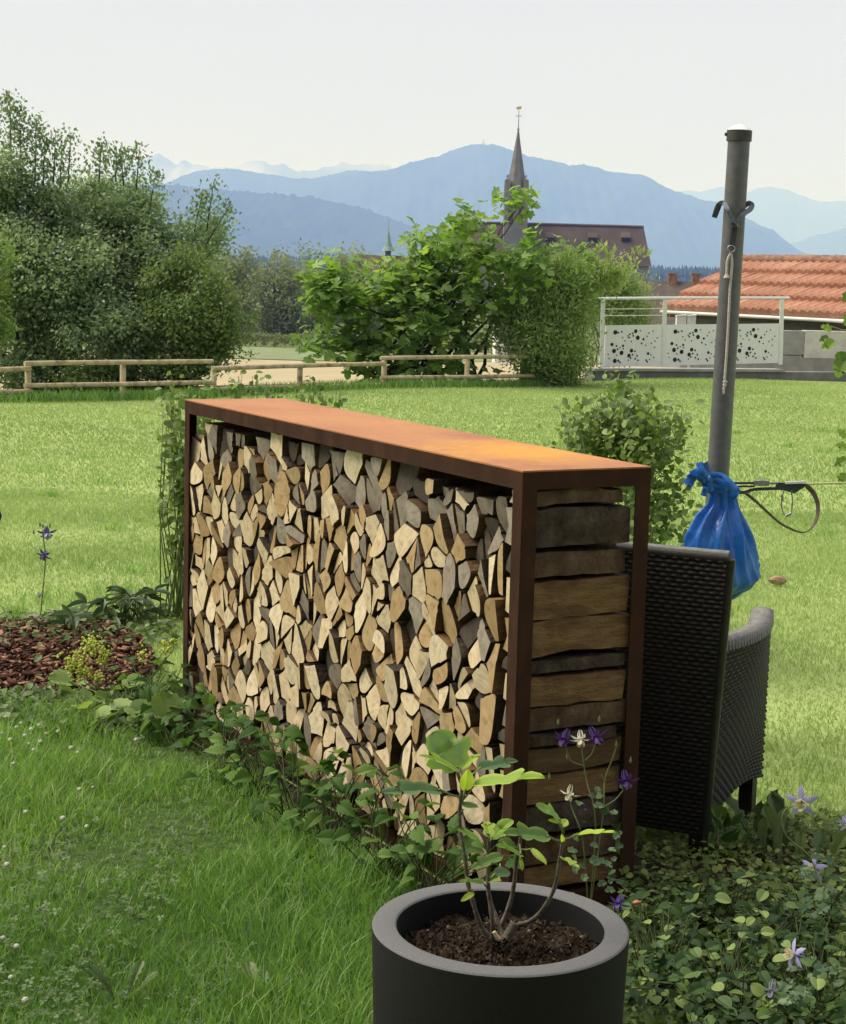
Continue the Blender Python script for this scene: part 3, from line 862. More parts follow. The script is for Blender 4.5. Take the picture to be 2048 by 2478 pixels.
# chapel with a green ridge turret, seen between the willow and the fig
YS = 330
cb = thing('chapel', (at(930, 640, YS).x, YS, -9), 'brown roofed chapel with a slim green copper turret', 'chapel')
x0, x1, z1_, z0_ = at(862, 620, YS).x, at(1040, 620, YS).x, at(940, 618, YS).z, at(940, 665, YS).z
mb = MB()
for s in (-1, 1): mb.face([(x0, YS, z1_), (x1, YS, z1_), (x1, YS + s * 5, z0_), (x0, YS + s * 5, z0_)][::s])
mb.build('roof', M_CHROOF, cb)
mb = MB(); mb.abox(x0 + .3, x1 - .3, YS - 4.7, YS + 4.7, -9, z0_ + .1); mb.build('wall', M_CHWALL, cb)
txx = at(940, 600, YS).x
zz0, zz1 = at(940, 606, YS).z, at(940, 556, YS).z
mb = MB(); lathe(mb, (txx, YS), [(.55, z1_ - .2), (.55, zz0)], 8, 0, False); mb.build('turret', M_DROOF, cb)
mb = MB(); lathe(mb, (txx, YS), [(1.25, zz0 - .1), (.75, zz0 + .7), (.3, zz0 + 2.2), (.06, zz1), (.03, zz1 + 1.8)], 8, 0, False); mb.build('turret_roof', M_COPPER, cb)

# house with dark roof below the far wood
YH = 120
hb_ = thing('house', (at(1640, 740, YH).x, YH, -6), 'house with a dark brown roof and a chimney in front of the wood', 'house')
xa, xb = at(1500, 690, YH).x, at(1690, 690, YH).x
zrr, zee = at(1600, 680, YH).z, at(1600, 800, YH).z
mb = MB()
for s in (-1, 1): mb.face([(xa, YH, zrr), (xb, YH, zrr), (xb + .1, YH + s * 4, zee), (xa, YH + s * 4, zee)][::s])
rf = mb.build('roof', M_DROOF, hb_)
mb = MB(); mb.abox(xa + .2, xb - .2, YH - 3.6, YH + 3.6, -6, zee + .05); mb.face([(xb - .2, YH - 3.6, zee), (xb - .2, YH + 3.6, zee), (xb - .2, YH, zrr - .1)]); mb.build('wall', M_WALLW, hb_)
for px, ww in ((1628, .3), (1684, .25)):
    q = at(px, 672, YH); mb = MB(); mb.abox(q.x - ww, q.x + ww, YH - .3, YH + .3, zrr - .6, q.z + .2); mb.abox(q.x - ww - .08, q.x + ww + .08, YH - .38, YH + .38, q.z + .2, q.z + .3); mb.build('chimney', M_RIDGE, rf)
# small white gable just showing behind the fig
YG = 140
q = at(1226, 655, YG)
wh = thing('white_house', (q.x, YG + 3, -6), 'white gabled house wall glimpsed through the fig leaves', 'house')
mb = MB(); mb.abox(q.x - .7, q.x + .6, YG, YG + 6, -6.2, q.z + .3); mb.build('wall', M_WALLW, wh)
mb = MB(); mb.face([(q.x - .8, YG - .2, q.z + .35), (q.x + .7, YG - .2, q.z + .35), (q.x + .7, YG + 6.2, q.z + 1.2), (q.x - .8, YG + 6.2, q.z + 1.2)]); mb.build('roof', M_DROOF, wh)
# transmitter on the summit
q = at(1170, 352, 12500)
mb = MB(); mb.tube([q, q + Vector((0, 0, 50))], [5, 1.5], 6); mb.abox(q.x - 18, q.x + 18, q.y - 10, q.y + 10, q.z - 8, q.z + 12)
tag(mb.build('summit_mast', M_STEEL), 'thin transmitter mast on the summit of the blue mountain', 'mast')

# ------------------------------------------------------------------ terrace wall, railing, shed with clay roof
w0, w1 = at(1435, 893, 29.0), at(2120, 888, 31.0)
wallv = Vector((w1.x - w0.x, w1.y - w0.y, 0)).normalized()
walln = Vector((-wallv.y, wallv.x, 0))
wl = (Vector((w1.x, w1.y, 0)) - Vector((w0.x, w0.y, 0))).length
tw_ = thing('terrace_wall', (w0.x, w0.y, 0), 'low grey concrete wall with a coping under the railing', 'wall')
mb = MB(); c0 = Vector((w0.x, w0.y, 0)); mb.box(c0 + wallv * wl / 2 + walln * .15 + Vector((0, 0, -.45)), wallv * wl / 2, walln * .15, (0, 0, .58)); mb.build('wall', M_CONCD, tw_)
mb = MB(); mb.box(c0 + wallv * wl / 2 * .66 + walln * .14 + Vector((0, 0, .155)), wallv * wl / 2 * .66, walln * .20, (0, 0, .02)); mb.build('coping', M_CONC, tw_)
# railing
YR0, YR1 = 29.15, 30.4
rl = thing('railing', tuple(at(1465, 888, YR0)), 'silver balcony railing with two perforated sheet panels', 'railing')


def rp_(px, py):
    s = (px - 1460) / (1895 - 1460)
    return at(px, py, YR0 + (YR1 - YR0) * s)


mb = MB(); mb.tube([rp_(1444, 722.5), rp_(1600, 721), rp_(1910, 721)], .024, 10); mb.build('handrail', M_ALU, rl)
for px, pyb in ((1459, 892), (1609, 888), (1892, 882)):
    mb = MB(); a_, b_ = rp_(px + 1, 724), rp_(px - 3, pyb)
    mb.box((a_ + b_) / 2, Vector((.034, .004, 0)), (0, .02, 0), (a_ - b_) / 2); mb.build('post', M_ALU, rl)
for py in (748, 764):
    mb = MB(); mb.tube([rp_(1462, py), rp_(1608, py - 1)], .007, 6); mb.build('wire', M_ALU, rl)
HOLES = [(.17, .83, 9), (.22, .82, 4), (.28, .84, 4), (.52, .85, 8), (.47, .8, 4), (.42, .78, 4), (.39, .74, 3), (.48, .74, 4), (.56, .69, 9), (.41, .70, 4), (.66, .65, 5), (.6, .86, 3), (.75, .8, 3), (.82, .84, 3),
         (.12, .54, 7), (.2, .5, 4), (.31, .5, 5), (.26, .46, 3), (.16, .38, 9), (.22, .42, 4), (.32, .43, 3), (.29, .33, 9), (.46, .38, 8), (.52, .36, 4), (.42, .26, 8), (.48, .28, 4), (.56, .25, 4), (.21, .28, 3),
         (.18, .14, 9), (.24, .14, 5), (.27, .1, 4), (.41, .15, 3), (.45, .2, 4), (.53, .18, 4), (.58, .14, 4), (.75, .3, 6), (.8, .27, 3), (.72, .14, 4), (.74, .1, 4), (.78, .16, 3), (.85, .2, 3),
         (.63, .55, 4), (.7, .5, 3), (.8, .55, 3), (.86, .6, 3), (.9, .68, 3), (.72, .72, 3), (.86, .45, 3), (.06, .3, 3), (.08, .2, 3), (.34, .62, 3), (.45, .6, 3), (.3, .7, 3)]
for (pa, pb, rep) in ((1466, 1606, 1), (1611, 1890, 2)):
    A_, B_, C_, D_ = rp_(pa, 787.5 - (pa - 1466) * .01), rp_(pb, 787 - (pb - 1466) * .01), rp_(pb - 4, 887.5 - (pb - 1466) * .022), rp_(pa - 4, 888 - (pa - 1466) * .022)
    mb = MB()
    nn = (B_ - A_).cross(D_ - A_).normalized()
    if nn.y > 0: nn = -nn
    f_ = [A_, B_, C_, D_]
    mb.face(f_); mb.face([q - nn * .02 for q in f_][::-1])
    for i in range(4): mb.face([f_[i], f_[i] - nn * .02, f_[(i + 1) % 4] - nn * .02, f_[(i + 1) % 4]])
    pn = mb.build('panel', M_PANEL, rl)
    mb = MB()
    for rr_ in range(rep):
        for (u_, v_, s_) in HOLES:
            uu = (u_ + rr_) / rep
            cpt = D_.lerp(C_, uu).lerp(A_.lerp(B_, uu), v_) + nn * .003
            r_ = s_ * .0042
            ex = (B_ - A_).normalized(); ey = (A_ - D_).normalized()
            mb.face([cpt + ex * r_ * math.cos(k * .628) + ey * r_ * math.sin(k * .628) for k in range(10)])
    tag(mb.build('holes', M_HOLE, pn), kind='stuff')

# shed
E0, E1 = at(1606, 746, 36.0), at(2190, 786, 30.2)
E1.z = E0.z - .02
dv = Vector((E1.x - E0.x, E1.y - E0.y, 0)); elen = dv.length; dv.normalize()
nv = Vector((-dv.y, dv.x, 0))
if nv.x < 0: nv = -nv
run, rise = 1.97, 1.0
shed = thing('shed', (E0.x, E0.y, -1), 'low outbuilding with an orange clay tile roof and white gutter', 'shed')
slope = (nv * run + Vector((0, 0, rise)))
sl = slope.length; sd_ = slope.normalized(); sn = dv.cross(sd_).normalized()
if sn.z < 0: sn = -sn
mb = MB(); P_ = Vector(E0)
mb.box(P_ + dv * elen / 2 + slope / 2 - sn * .05, dv * elen / 2, sd_ * sl / 2, sn * .02)
mb.build('roof_boards', M_DROOF, shed)
mb = MB(); P2 = P_ + nv * 2 * run
mb.face([P_ + slope, P_ + slope + dv * elen, P2 + dv * elen, P2][::-1]); mb.build('rear_roof_slope', M_RIDGE, shed)
# one tile mesh: two shallow waves, shared by every tile
TW, TL = .225, sl / 4 + .06
mb = MB(); rows = []
for (yy, th) in ((0, -.07), (0, .02), (TL, .02)):
    rows.append([(TW * k / 8, yy, th + .05 * (.5 + .5 * math.cos(2 * math.pi * (k / 8) + .9)) - (.05 * (.5 + .5 * math.cos(2 * math.pi * (k / 8) + .9)) if th < 0 else 0)) for k in range(9)])
mb.grid(rows, 0, False)
tile_me = None
ntile = int(elen / TW)
for row in range(4):
    for k in range(ntile):
        pos_ = P_ + dv * (k * TW) + sd_ * (row * sl / 4 - .06) + sn * (.075)
        yax = (sd_ - sn * .15).normalized(); zax = dv.cross(yax)
        if zax.z < 0: zax = -zax
        Mx = Matrix((dv, yax, zax)).transposed().to_4x4()
        if tile_me is None:
            o = mb.build('roof_tile', M_TILE, shed); tile_me = o.data
        else:
            o = link('roof_tile', tile_me, shed)
        o.matrix_basis = Matrix.Translation(pos_) @ Mx @ Matrix.Rotation(R.normal() * .012, 4, 'Z')
mb = MB()
for k in range(int(elen / .36)):
    a_ = P_ + slope + dv * (k * .36 - .05) + Vector((0, 0, .035)); mb2 = MB()
    mb2.tube([a_, a_ + dv * .36, a_ + dv * .4], [.115, .10, .10], 10); mb2.build('ridge_tile', M_RIDGE, shed)
mb = MB(); mb.tube([P_ - nv * .06 - Vector((0, 0, .07)), P_ + dv * elen - nv * .06 - Vector((0, 0, .07))], .036, 8); mb.build('gutter', M_GUTTER, shed)
mb = MB(); mb.box(P_ + dv * elen / 2 + Vector((0, 0, -.10)) + nv * .05, dv * elen / 2, nv * .015, (0, 0, .07)); mb.build('fascia_board', M_DROOF, shed)
mb = MB(); mb.box(P_ + dv * elen / 2 + nv * (run + .12) + Vector((0, 0, -1.35)), dv * (elen / 2 - .15), nv * (run - .18), (0, 0, 1.2))
mb.build('shed_wall', M_CONCD, shed)
# pale block wall at the right, below the eaves
pb = thing('block_wall', tuple(gz(1975, 31.4)), 'pale block wall standing right of the railing', 'wall')
for (pxa, pxb, pya, pyb, m_) in ((1893, 1945, 800, 858, M_CONC), (1893, 1940, 860, 884, M_CONC), (1949, 2200, 800, 872, M_BLOCK)):
    a_, b_ = at(pxa, pya, 31.2), at(pxb, pyb, 31.2)
    mb = MB(); mb.abox(a_.x, b_.x, 31.2, 31.5, b_.z, a_.z); mb.build('block', m_, pb)
# white garden boxes behind the railing
for k, (px, py, w_) in enumerate(((1648, 783, .09), (1672, 783, .08))):
    q = at(px, py, 33.0); mb = MB(); mb.box(q, (w_, 0, .01), (0, .08, 0), (0, 0, .14)); mb.box(q + Vector((0, -.01, .15)), (w_ * 1.1, 0, .01), (0, .09, 0), (0, 0, .012))
    mb.box(q + Vector((0, 0, -.7)), (.02, 0, 0), (0, .02, 0), (0, 0, .56))
    tag(mb.build('white_canister', M_WHITE), ('left' if k == 0 else 'right') + ' one of two white canisters under the shed gutter', 'canister', 'white canisters under the eaves')

# ------------------------------------------------------------------ unseen house added behind the camera, its low terrace roof blocks light
hs = thing('unseen_house', (0, -2.5, 0), 'unseen timber house behind the viewpoint, its low terrace roof added to block light', 'house')
M_TIMB = pmat('unseen_house_timber', [(.3, (.045, .032, .022)), (.7, (.08, .058, .04))], 6, .8, .3, 40, (1, 1, .2))
mb = MB(); mb.abox(-9, 9, -2.8, -2.5, -.1, 2.75); mb.build('unseen_facade', M_TIMB, hs)
mb = MB(); mb.abox(-9, 9, -10, -9.7, -.1, 2.75); mb.build('unseen_rear_wall', M_TIMB, hs)
for x_ in (-9, 8.7):
    mb = MB(); mb.abox(x_, x_ + .3, -9.7, -2.8, -.1, 2.75); mb.build('unseen_gable_wall', M_TIMB, hs)
mb = MB()
mb.box((0, -2.45, 4.12), (9.6, 0, 0), (0, 3.75, -1.45), (0, .03, .08)); mb.build('front_roof_slope', M_DROOF, hs)
mb = MB(); mb.box((0, -8.45, 4.12), (9.6, 0, 0), (0, 2.25, 1.45), (0, -.04, .08)) if False else mb.box((0, -8.6, 4.2), (9.6, 0, 0), (0, 2.4, 1.4) if False else (0, 2.4, 1.38), (0, -.04, .08)); mb.build('rear_roof_slope', M_DROOF, hs)
for x_ in (-6, 6):
    mb = MB(); mb.abox(x_ - .07, x_ + .07, .9, 1.04, 0, 2.7); mb.build('terrace_post', M_TIMB, hs)
mb = MB(); mb.abox(-9, 9, .85, 1.09, 2.52, 2.7) if False else mb.abox(-9, 9, .88, 1.06, 2.71, 2.80); mb.build('eaves_beam', M_TIMB, hs)
for x_ in (-4.5, 1.5):
    mb = MB(); mb.abox(x_, x_ + 2.2, -2.5, -2.46, .1, 2.2); wn = mb.build('terrace_door', M_TIMB, hs)
    mb = MB(); mb.abox(x_ + .1, x_ + 2.1, -2.455, -2.44, .2, 2.1); mb.build('pane', flat('dark_glass', (.02, .022, .025), .05) if 'dark_glass' not in bpy.data.materials else bpy.data.materials['dark_glass'], wn)

# ------------------------------------------------------------------ rail fence
fen = thing('rail_fence', tuple(gnd(300, 966)), 'low two-rail fence of peeled round poles along the lawn edge', 'fence')


def fpt(px):                    # a point on the fence line for a pixel column
    px_, = (px,)
    d = fw + rt * ((px_ - 1024) / F) - up * ((930 - 1239) / F)
    k = d.x / d.y               # x = k y ;  y = 25.35 + .953 x
    y = 25.35 / (1 - .953 * k)
    return k * y, y


SECT = [(-180, 74, 903, 892, 957, 947), (60, 515, 880, 874, 933, 926), (514, 931, 891, 880, 942, 931), (922, 1290, 866, 863, 914, 910)]
for (pa, pb, ta, tb, la, lb) in SECT:
    (xa, ya), (xb, yb) = fpt(pa), fpt(pb)
    off = -.05 if pa in (60, 922) else .0
    for (qa, qb) in ((ta, tb), (la, lb)):
        A_, B_ = at(pa, qa, ya + off), at(pb, qb, yb + off)
        pts = [A_.lerp(B_, s) + Vector((0, 0, .003 * math.sin(s * 5 + qa))) for s in np.linspace(0, 1, 9)]
        mb = MB(); mb.tube(pts, [.031 + .0015 * math.sin(k * 2.1 + qa) for k in range(9)], 10); mb.build('rail', M_RAIL, fen)
for px, pt_, pb_ in ((66, 890, 975), (296, 882, 968), (516, 893, 962), (725, 888, 957), (929, 872, 950), (1130, 866, 938), (-160, 900, 985)):
    x, y = fpt(px)
    zt_ = at(px, pt_, y).z
    mb = MB(); mb.tube([(x, y + .05, -.3), (x, y + .05, zt_ - .01), (x, y + .05, zt_)], [.04, .038, .03], 10); mb.build('post', M_RAIL, fen)

# ------------------------------------------------------------------ wood store
YAW = 0.49499746
LEN, WID, HGT = 2.37, .388, 1.1715
B0 = Vector((0.2453, 4.333, 0))
ue = Vector((-math.sin(YAW), math.cos(YAW), 0))   # along the store, away from the corner post
uw = Vector((math.cos(YAW), math.sin(YAW), 0))    # into the store
uz = Vector((0, 0, 1))
S = lambda u_, w_, v_: B0 + ue * u_ + uw * w_ + uz * v_
# centre of the ochre stain in the rotated frame of the plate material
stc = S(.42, .27, HGT); ca, sa = math.cos(-YAW), math.sin(-YAW)
DIST_TOP.inputs[1].default_value = (stc.x * ca - stc.y * sa, stc.x * sa + stc.y * ca, HGT)
mpp.inputs['Scale'].default_value = (1, 1, 1)
st = thing('wood_store', tuple(S(LEN / 2, WID / 2, 0)), 'rust red steel firewood store filled with split logs', 'wood store')


def plate(name, u0, u1, w0, w1, v0, v1, mat=M_COR_SIDE):
    mb = MB(); mb.box(S((u0 + u1) / 2, (w0 + w1) / 2, (v0 + v1) / 2), ue * (u1 - u0) / 2, uw * (w1 - w0) / 2, uz * (v1 - v0) / 2)
    return mb.build(name, mat, st)


PW = .045
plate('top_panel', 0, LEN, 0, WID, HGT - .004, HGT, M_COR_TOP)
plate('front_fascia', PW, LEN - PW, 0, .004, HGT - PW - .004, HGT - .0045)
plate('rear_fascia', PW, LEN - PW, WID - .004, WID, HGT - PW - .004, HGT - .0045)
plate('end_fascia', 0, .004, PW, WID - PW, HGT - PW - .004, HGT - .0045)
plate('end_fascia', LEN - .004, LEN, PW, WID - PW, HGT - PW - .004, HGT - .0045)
for u_ in (0, 1):
    for w_ in (0, 1):
        mb = MB()
        ua, ub = (0, PW) if u_ == 0 else (LEN - PW, LEN)
        wa, wb = (0, .004) if w_ == 0 else (WID - .004, WID)
        mb.box(S((ua + ub) / 2, (wa + wb) / 2, (HGT - .0045) / 2), ue * (ub - ua) / 2, uw * .002, uz * (HGT - .0045) / 2)
        ua, ub = (0, .004) if u_ == 0 else (LEN - .004, LEN)
        wa, wb = (.0041, PW) if w_ == 0 else (WID - PW, WID - .0041)
        mb.box(S((ua + ub) / 2, (wa + wb) / 2, (HGT - .0045) / 2), ue * .002, uw * (wb - wa) / 2, uz * (HGT - .0045) / 2)
        mb.build('corner_post', M_COR_SIDE, st)
plate('base_panel', .006, LEN - .006, .006, WID - .006, .045, .052)
plate('front_base_rail', PW, LEN - PW, 0, .004, .01, .052)
plate('end_base_rail', 0, .004, PW, WID - PW, .01, .052)


# ---- split logs: a jittered cell pattern over the front, cells often split in two
def clip(poly, n_, c_):
    out = []
    for i in range(len(poly)):
        a, b = poly[i], poly[(i + 1) % len(poly)]
        da, db = n_[0] * a[0] + n_[1] * a[1] - c_, n_[0] * b[0] + n_[1] * b[1] - c_
        if da <= 0: out.append(a)
        if da * db < 0:
            t_ = da / (da - db); out.append((a[0] + (b[0] - a[0]) * t_, a[1] + (b[1] - a[1]) * t_))
    return out


AN = .86
U0, U1, V0, V1 = .118, LEN - .008, .056, 1.10
sites = []
nr = 15
for r_ in range(nr):
    nc = 23
    for k in range(nc):
        uu = U0 + (U1 - U0) * (k + .5 + (.5 if r_ % 2 else 0) - .25 + R.normal() * .22) / nc
        vv = V0 + (V1 - V0) * (r_ + .5 + R.normal() * .24) / nr
        if r_ == nr - 1 and uu < 1.7 and R.random() < .10: continue
        if U0 < uu < U1: sites.append((uu, vv))
cells = []
for i, (u_, v_) in enumerate(sites):
    top = min(V1 + R.uniform(-.06, .03), 1.128)
    poly = [(U0, V0 * AN), (U1, V0 * AN), (U1, top * AN), (U0, top * AN)]
    # bounded height so the top row stays ragged
    g_ = R.uniform(.001, .0062)
    for j, (a, b) in enumerate(sites):
        if i == j: continue
        dx, dy = a - u_, (b - v_) * AN
        q = math.hypot(dx, dy)
        if q > .45: continue
        nx, ny = dx / q, dy / q
        poly = clip(poly, (nx, ny), nx * u_ + ny * v_ * AN + q / 2 - g_)
        if len(poly) < 3: break
    if len(poly) < 3: continue
    poly = [(a, b / AN) for a, b in poly]
    if R.random() < .44:
        cu, cv = np.mean(poly, 0)
        th = R.normal() * .5 if R.random() < .7 else R.uniform(0, 3.14)
        nx, ny = math.cos(th), math.sin(th)
        cc = nx * (cu + R.normal() * .006) + ny * cv
        gap = R.uniform(.0008, .0035)
        cells.append(clip(poly, (nx, ny), cc - gap)); cells.append(clip(poly, (-nx, -ny), -cc - gap))
    else:
        cells.append(poly)


def area(p):
    return .5 * abs(sum(p[i][0] * p[(i + 1) % len(p)][1] - p[(i + 1) % len(p)][0] * p[i][1] for i in range(len(p))))


def simplify(p, eps=.004):
    q = []
    for a in p:
        if not q or math.hypot(a[0] - q[-1][0], a[1] - q[-1][1]) > eps: q.append(a)
    return q


def log_outline(p):
    p = simplify(p)
    n_ = len(p)
    if n_ < 3: return None
    # many splits are wedges: a run of corners is one round bark side, the rest straight with small splinters
    P_ = [np.array(q) for q in p]
    if R.random() < .72:
        st_ = int(R.integers(n_)); run = max(1, int(round(n_ * R.uniform(.35, .6))))
        rnd = {(st_ + q) % n_ for q in range(run)}
    else:
        rnd = set()
    out = []
    for i in range(n_):
        a, b, c = P_[i - 1], P_[i], P_[(i + 1) % n_]
        if i in rnd:
            s0, s1 = b + (a - b) * .46, b + (c - b) * .46
            for t_ in (0, .25, .5, .75, 1.): out.append((1 - t_) ** 2 * s0 + 2 * t_ * (1 - t_) * b + t_ ** 2 * s1)
        else:
            out.append(b)
            if (i + 1) % n_ not in rnd and np.linalg.norm(c - b) > .028 and R.random() < .85:
                e_ = c - b; nn_ = np.array([e_[1], -e_[0]]) / np.linalg.norm(e_)
                for f_ in sorted(R.uniform(.2, .8, int(R.integers(1, 4)))):
                    out.append(b + e_ * f_ + nn_ * R.uniform(-.0055, .0015))
    return out


LOGS = []
GLOG = 'split logs stacked in the rusty store'


def add_log(poly, kind, wf, side, label, tilt=None, back=.362, taper=.97, seg=1):
    poly = [np.asarray(q) for q in poly]
    c = np.mean(poly, 0)
    a_, b_ = tilt if tilt else (R.normal() * .09, R.normal() * .10)
    fr = [S(q[0], max(.005 if q[0] > LEN - .08 or q[1] > .9 else -.012, wf + a_ * (q[0] - c[0]) + b_ * (q[1] - c[1])), q[1]) for q in poly]
    sh_ = R.normal(size=2) * .003
    bk = [S(*(c[0] + (q[0] - c[0]) * taper + sh_[0], back + R.normal() * .004, c[1] + (q[1] - c[1]) * taper + sh_[1])) for q in poly]
    mb = MB()
    ctr = S(c[0], (wf + back) / 2, c[1])
    fr = [q - ctr for q in fr]; bk = [q - ctr for q in bk]
    # orientation
    ar = sum(poly[i][0] * poly[(i + 1) % len(poly)][1] - poly[(i + 1) % len(poly)][0] * poly[i][1] for i in range(len(poly)))
    if ar < 0: fr.reverse(); bk.reverse()
    i0 = 0; n_ = len(fr)
    rings = []
    wob_ = R.normal() * .005
    for g in range(seg + 1):
        t_ = g / seg
        rg = [fr[k].lerp(bk[k], t_) for k in range(n_)]
        if 0 < g < seg: rg = [q + uz * (wob_ * math.sin(math.pi * t_) + R.normal() * .0018) + ue * R.normal() * .0022 for q in rg]
        rings.append(rg)
    mb.v = [tuple(q) for rg in rings for q in rg]
    mb.f = [tuple(range(n_ - 1, -1, -1)), tuple(range(seg * n_, seg * n_ + n_))] + [(g * n_ + k, g * n_ + (k + 1) % n_, (g + 1) * n_ + (k + 1) % n_, (g + 1) * n_ + k) for g in range(seg) for k in range(n_)]
    mb.m = [0, 0] + [1] * (n_ * seg); mb.sm = [False] * (n_ * seg + 2)
    o = mb.build('firewood_log', [{'pale': M_WPALE, 'tan': M_WTAN, 'grey': M_WGREY, 'dark': M_WDARK}[kind], side])
    o.location = ctr
    tag(o, label, 'log', GLOG)
    return o


ADJ = {'pale': 'pale fresh', 'tan': 'tan', 'grey': 'grey weathered', 'dark': 'dark brown'}
for p in cells:
    if len(p) < 3 or area(p) < .0005: continue
    q = log_outline(p)
    if q is None or len(q) < 3: continue
    c = np.mean(p, 0)
    hi = (c[1] - V0) / (V1 - V0); lo = c[0] / LEN
    pg = .12 + (.22 if hi > .82 else 0) + (.12 if (hi > .6 and lo < .4) else 0)
    x = R.random()
    kind = 'grey' if x < pg else 'dark' if x < pg + .05 + (.12 if hi > .85 else 0) else 'tan' if x < pg + .05 + .33 else 'pale'
    wf = .012 + R.normal() * .005 + (.02 if kind == 'dark' else 0) + (.015 if hi > .85 else 0)
    wf = max(.006, wf) if hi > .3 else max(-.004, wf - .006)
    side = M_LBARK if R.random() < .45 else (M_LSIDE if R.random() < .6 else M_LSIDEP)
    nv_ = len(simplify(p))
    w_, h_ = np.ptp([k[0] for k in p]), np.ptp([k[1] for k in p])
    shp = 'wedge' if nv_ <= 3 else 'slim' if h_ > 1.9 * w_ else 'squat' if w_ > h_ else 'chunky'
    row = ('bottom', 'lower', 'middle', 'upper', 'top')[min(4, max(0, int(hi * 5)))]
    colm = ('by the corner post', 'near third of the stack', 'halfway along the stack', 'far third of the stack', 'by the far left post')[0 if lo < .14 else 1 if lo < .4 else 2 if lo < .62 else 3 if lo < .88 else 4]
    LOGS.append(add_log(q, kind, wf, side, f'{ADJ[kind]} {shp} split log|{row} rows, {colm}'))
# only the 300 logs that show largest stay objects; the smallest ends far along the stack become one mass
def shown(o):
    a_ = sum(p.area for p in o.data.polygons if p.material_index == 0) / 2
    d = (o.location - CAMP).length
    return a_ / d ** 2


keep_n = 300 - len(range(14))
LOGS.sort(key=shown, reverse=True)
rest, LOGS = LOGS[keep_n:], LOGS[:keep_n]
if rest:
    mbr = MB(); slots = {}
    for o in rest:
        off_ = len(mbr.v)
        mbr.v += [tuple(v.co + o.location) for v in o.data.vertices]
        for p_ in o.data.polygons:
            mt = o.data.materials[p_.material_index]
            mbr.f.append(tuple(off_ + q for q in p_.vertices)); mbr.m.append(slots.setdefault(mt, len(slots))); mbr.sm.append(False)
        bpy.data.objects.remove(o)
    tag(mbr.build('firewood', list(slots)), 'small split log ends filling the gaps between the larger logs', 'firewood', None, 'stuff')
# logs that would share a description are told apart by their order along the stack
byl = {}
for o in LOGS: byl.setdefault(o['label'], []).append(o)
NTH = ['', 'second', 'third', 'fourth', 'fifth', 'sixth', 'seventh', 'eighth', 'ninth', 'tenth']
for lb, os_ in byl.items():
    kind_, where = lb.split('|')
    os_.sort(key=lambda o: -(Vector(o.location) - B0).dot(ue))
    for k, o in enumerate(os_):
        if len(os_) == 1: o['label'] = f'{kind_} in the {where}'
        elif k == 0: o['label'] = f'leftmost {kind_} in the {where}'
        elif k == len(os_) - 1: o['label'] = f'rightmost {kind_} in the {where}'
        else: o['label'] = f'{NTH[k]} {kind_} from the left, {where}'
# the end column: logs whose long sides show in the open end
M_LBROWN = pmat('brown_log_bark', [(.3, (.045, .028, .018)), (.55, (.11, .07, .045)), (.8, (.20, .14, .10))], 14, .95, 1, 60, spec=.15)
ENDC = [(.066, .136, 'pale', M_LSIDEP), (.141, .212, 'dark', M_LBROWN), (.219, .297, 'dark', M_LBARK), (.305, .382, 'tan', M_LSIDEP), (.387, .454, 'tan', M_LSIDE), (.457, .492, 'dark', M_LBARK), (.496, .558, 'grey', M_LBROWN),
        (.562, .641, 'pale', M_LSIDEP), (.646, .683, 'dark', M_LBARK), (.687, .782, 'tan', M_LSIDEP), (.787, .886, 'pale', M_LSIDEP), (.893, .960, 'dark', M_LBROWN), (.968, 1.072, 'grey', M_LBARK), (1.076, 1.118, 'pale', M_LBROWN)]
ORD = ['lowest', 'second lowest', 'third lowest', 'fourth lowest', 'fifth lowest', 'sixth lowest', 'seventh lowest', 'seventh highest', 'sixth highest', 'fifth highest', 'fourth highest', 'third highest', 'second highest', 'topmost']
for k, (va, vb, kd, sd2) in enumerate(ENDC):
    um = .112 + R.uniform(-.012, .004)
    bow = R.uniform(.0, .006)
    q = [(.008 + R.uniform(0, .006), va + .002), (um * .5, va - .001), (um, va + R.uniform(0, .012)), (um - R.uniform(0, .02), (va + vb) / 2), (um - R.uniform(0, .03), vb - R.uniform(0, .01)), (um * .45, vb), (.009 + R.uniform(0, .008), vb - .003)]
    LOGS.append(add_log(q, kd, .02 + R.uniform(0, .01), sd2, f'{ORD[k]} log lying lengthwise in the open end of the store', tilt=(0, 0), back=(.345 + R.uniform(-.02, .012)) if k < 13 else .31, taper=R.uniform(.9, .99), seg=7))

# ------------------------------------------------------------------ pole with straps, rope, bag
YP = 6.2
pt, pbm = at(1789, 333, YP), at(1696, 1816, YP)
pbm.z = -.1
pax = (pt - pbm).normalized()
pl = thing('steel_pole', (pbm.x, pbm.y, 0), 'grey round steel pole with a white domed cap on the lawn', 'pole')
RP = .0385
mid = pbm.lerp(pt, .70)
mb = MB(); mb.tube([pbm, pbm.lerp(pt, .35), mid], RP, 28); mb.build('lower_tube', M_POLE, pl)
mb = MB(); mb.tube([mid, pt], RP - .0004, 28); mb.build('upper_tube', M_POLE, pl)
mb = MB(); mb.tube([pt - pax * .012, pt + pax * .024], RP + .005, 28); mb.tube([pt + pax * .01 + Vector((-.05, 0, 0)), pt + pax * .01 + Vector((-.03, 0, 0))], .006, 8); mb.build('cap_ring', M_POLED, pl)
mb = MB(); mb.tube([pt + pax * .0245, pt + pax * .034, pt + pax * .042, pt + pax * .046], [RP + .003, RP * .8, RP * .4, RP * .15], 24); mb.build('cap', M_WHITE, pl)
Yf_ = YP - RP - .012
q3 = lambda px, py, Y=Yf_: at(px, py, Y)
# strap around the pole with two loops
stt = thing('strap', tuple(q3(1775, 540)), 'blue grey webbing strap knotted in a V round the pole', 'strap')
hwv = Vector((0, 0, .0))


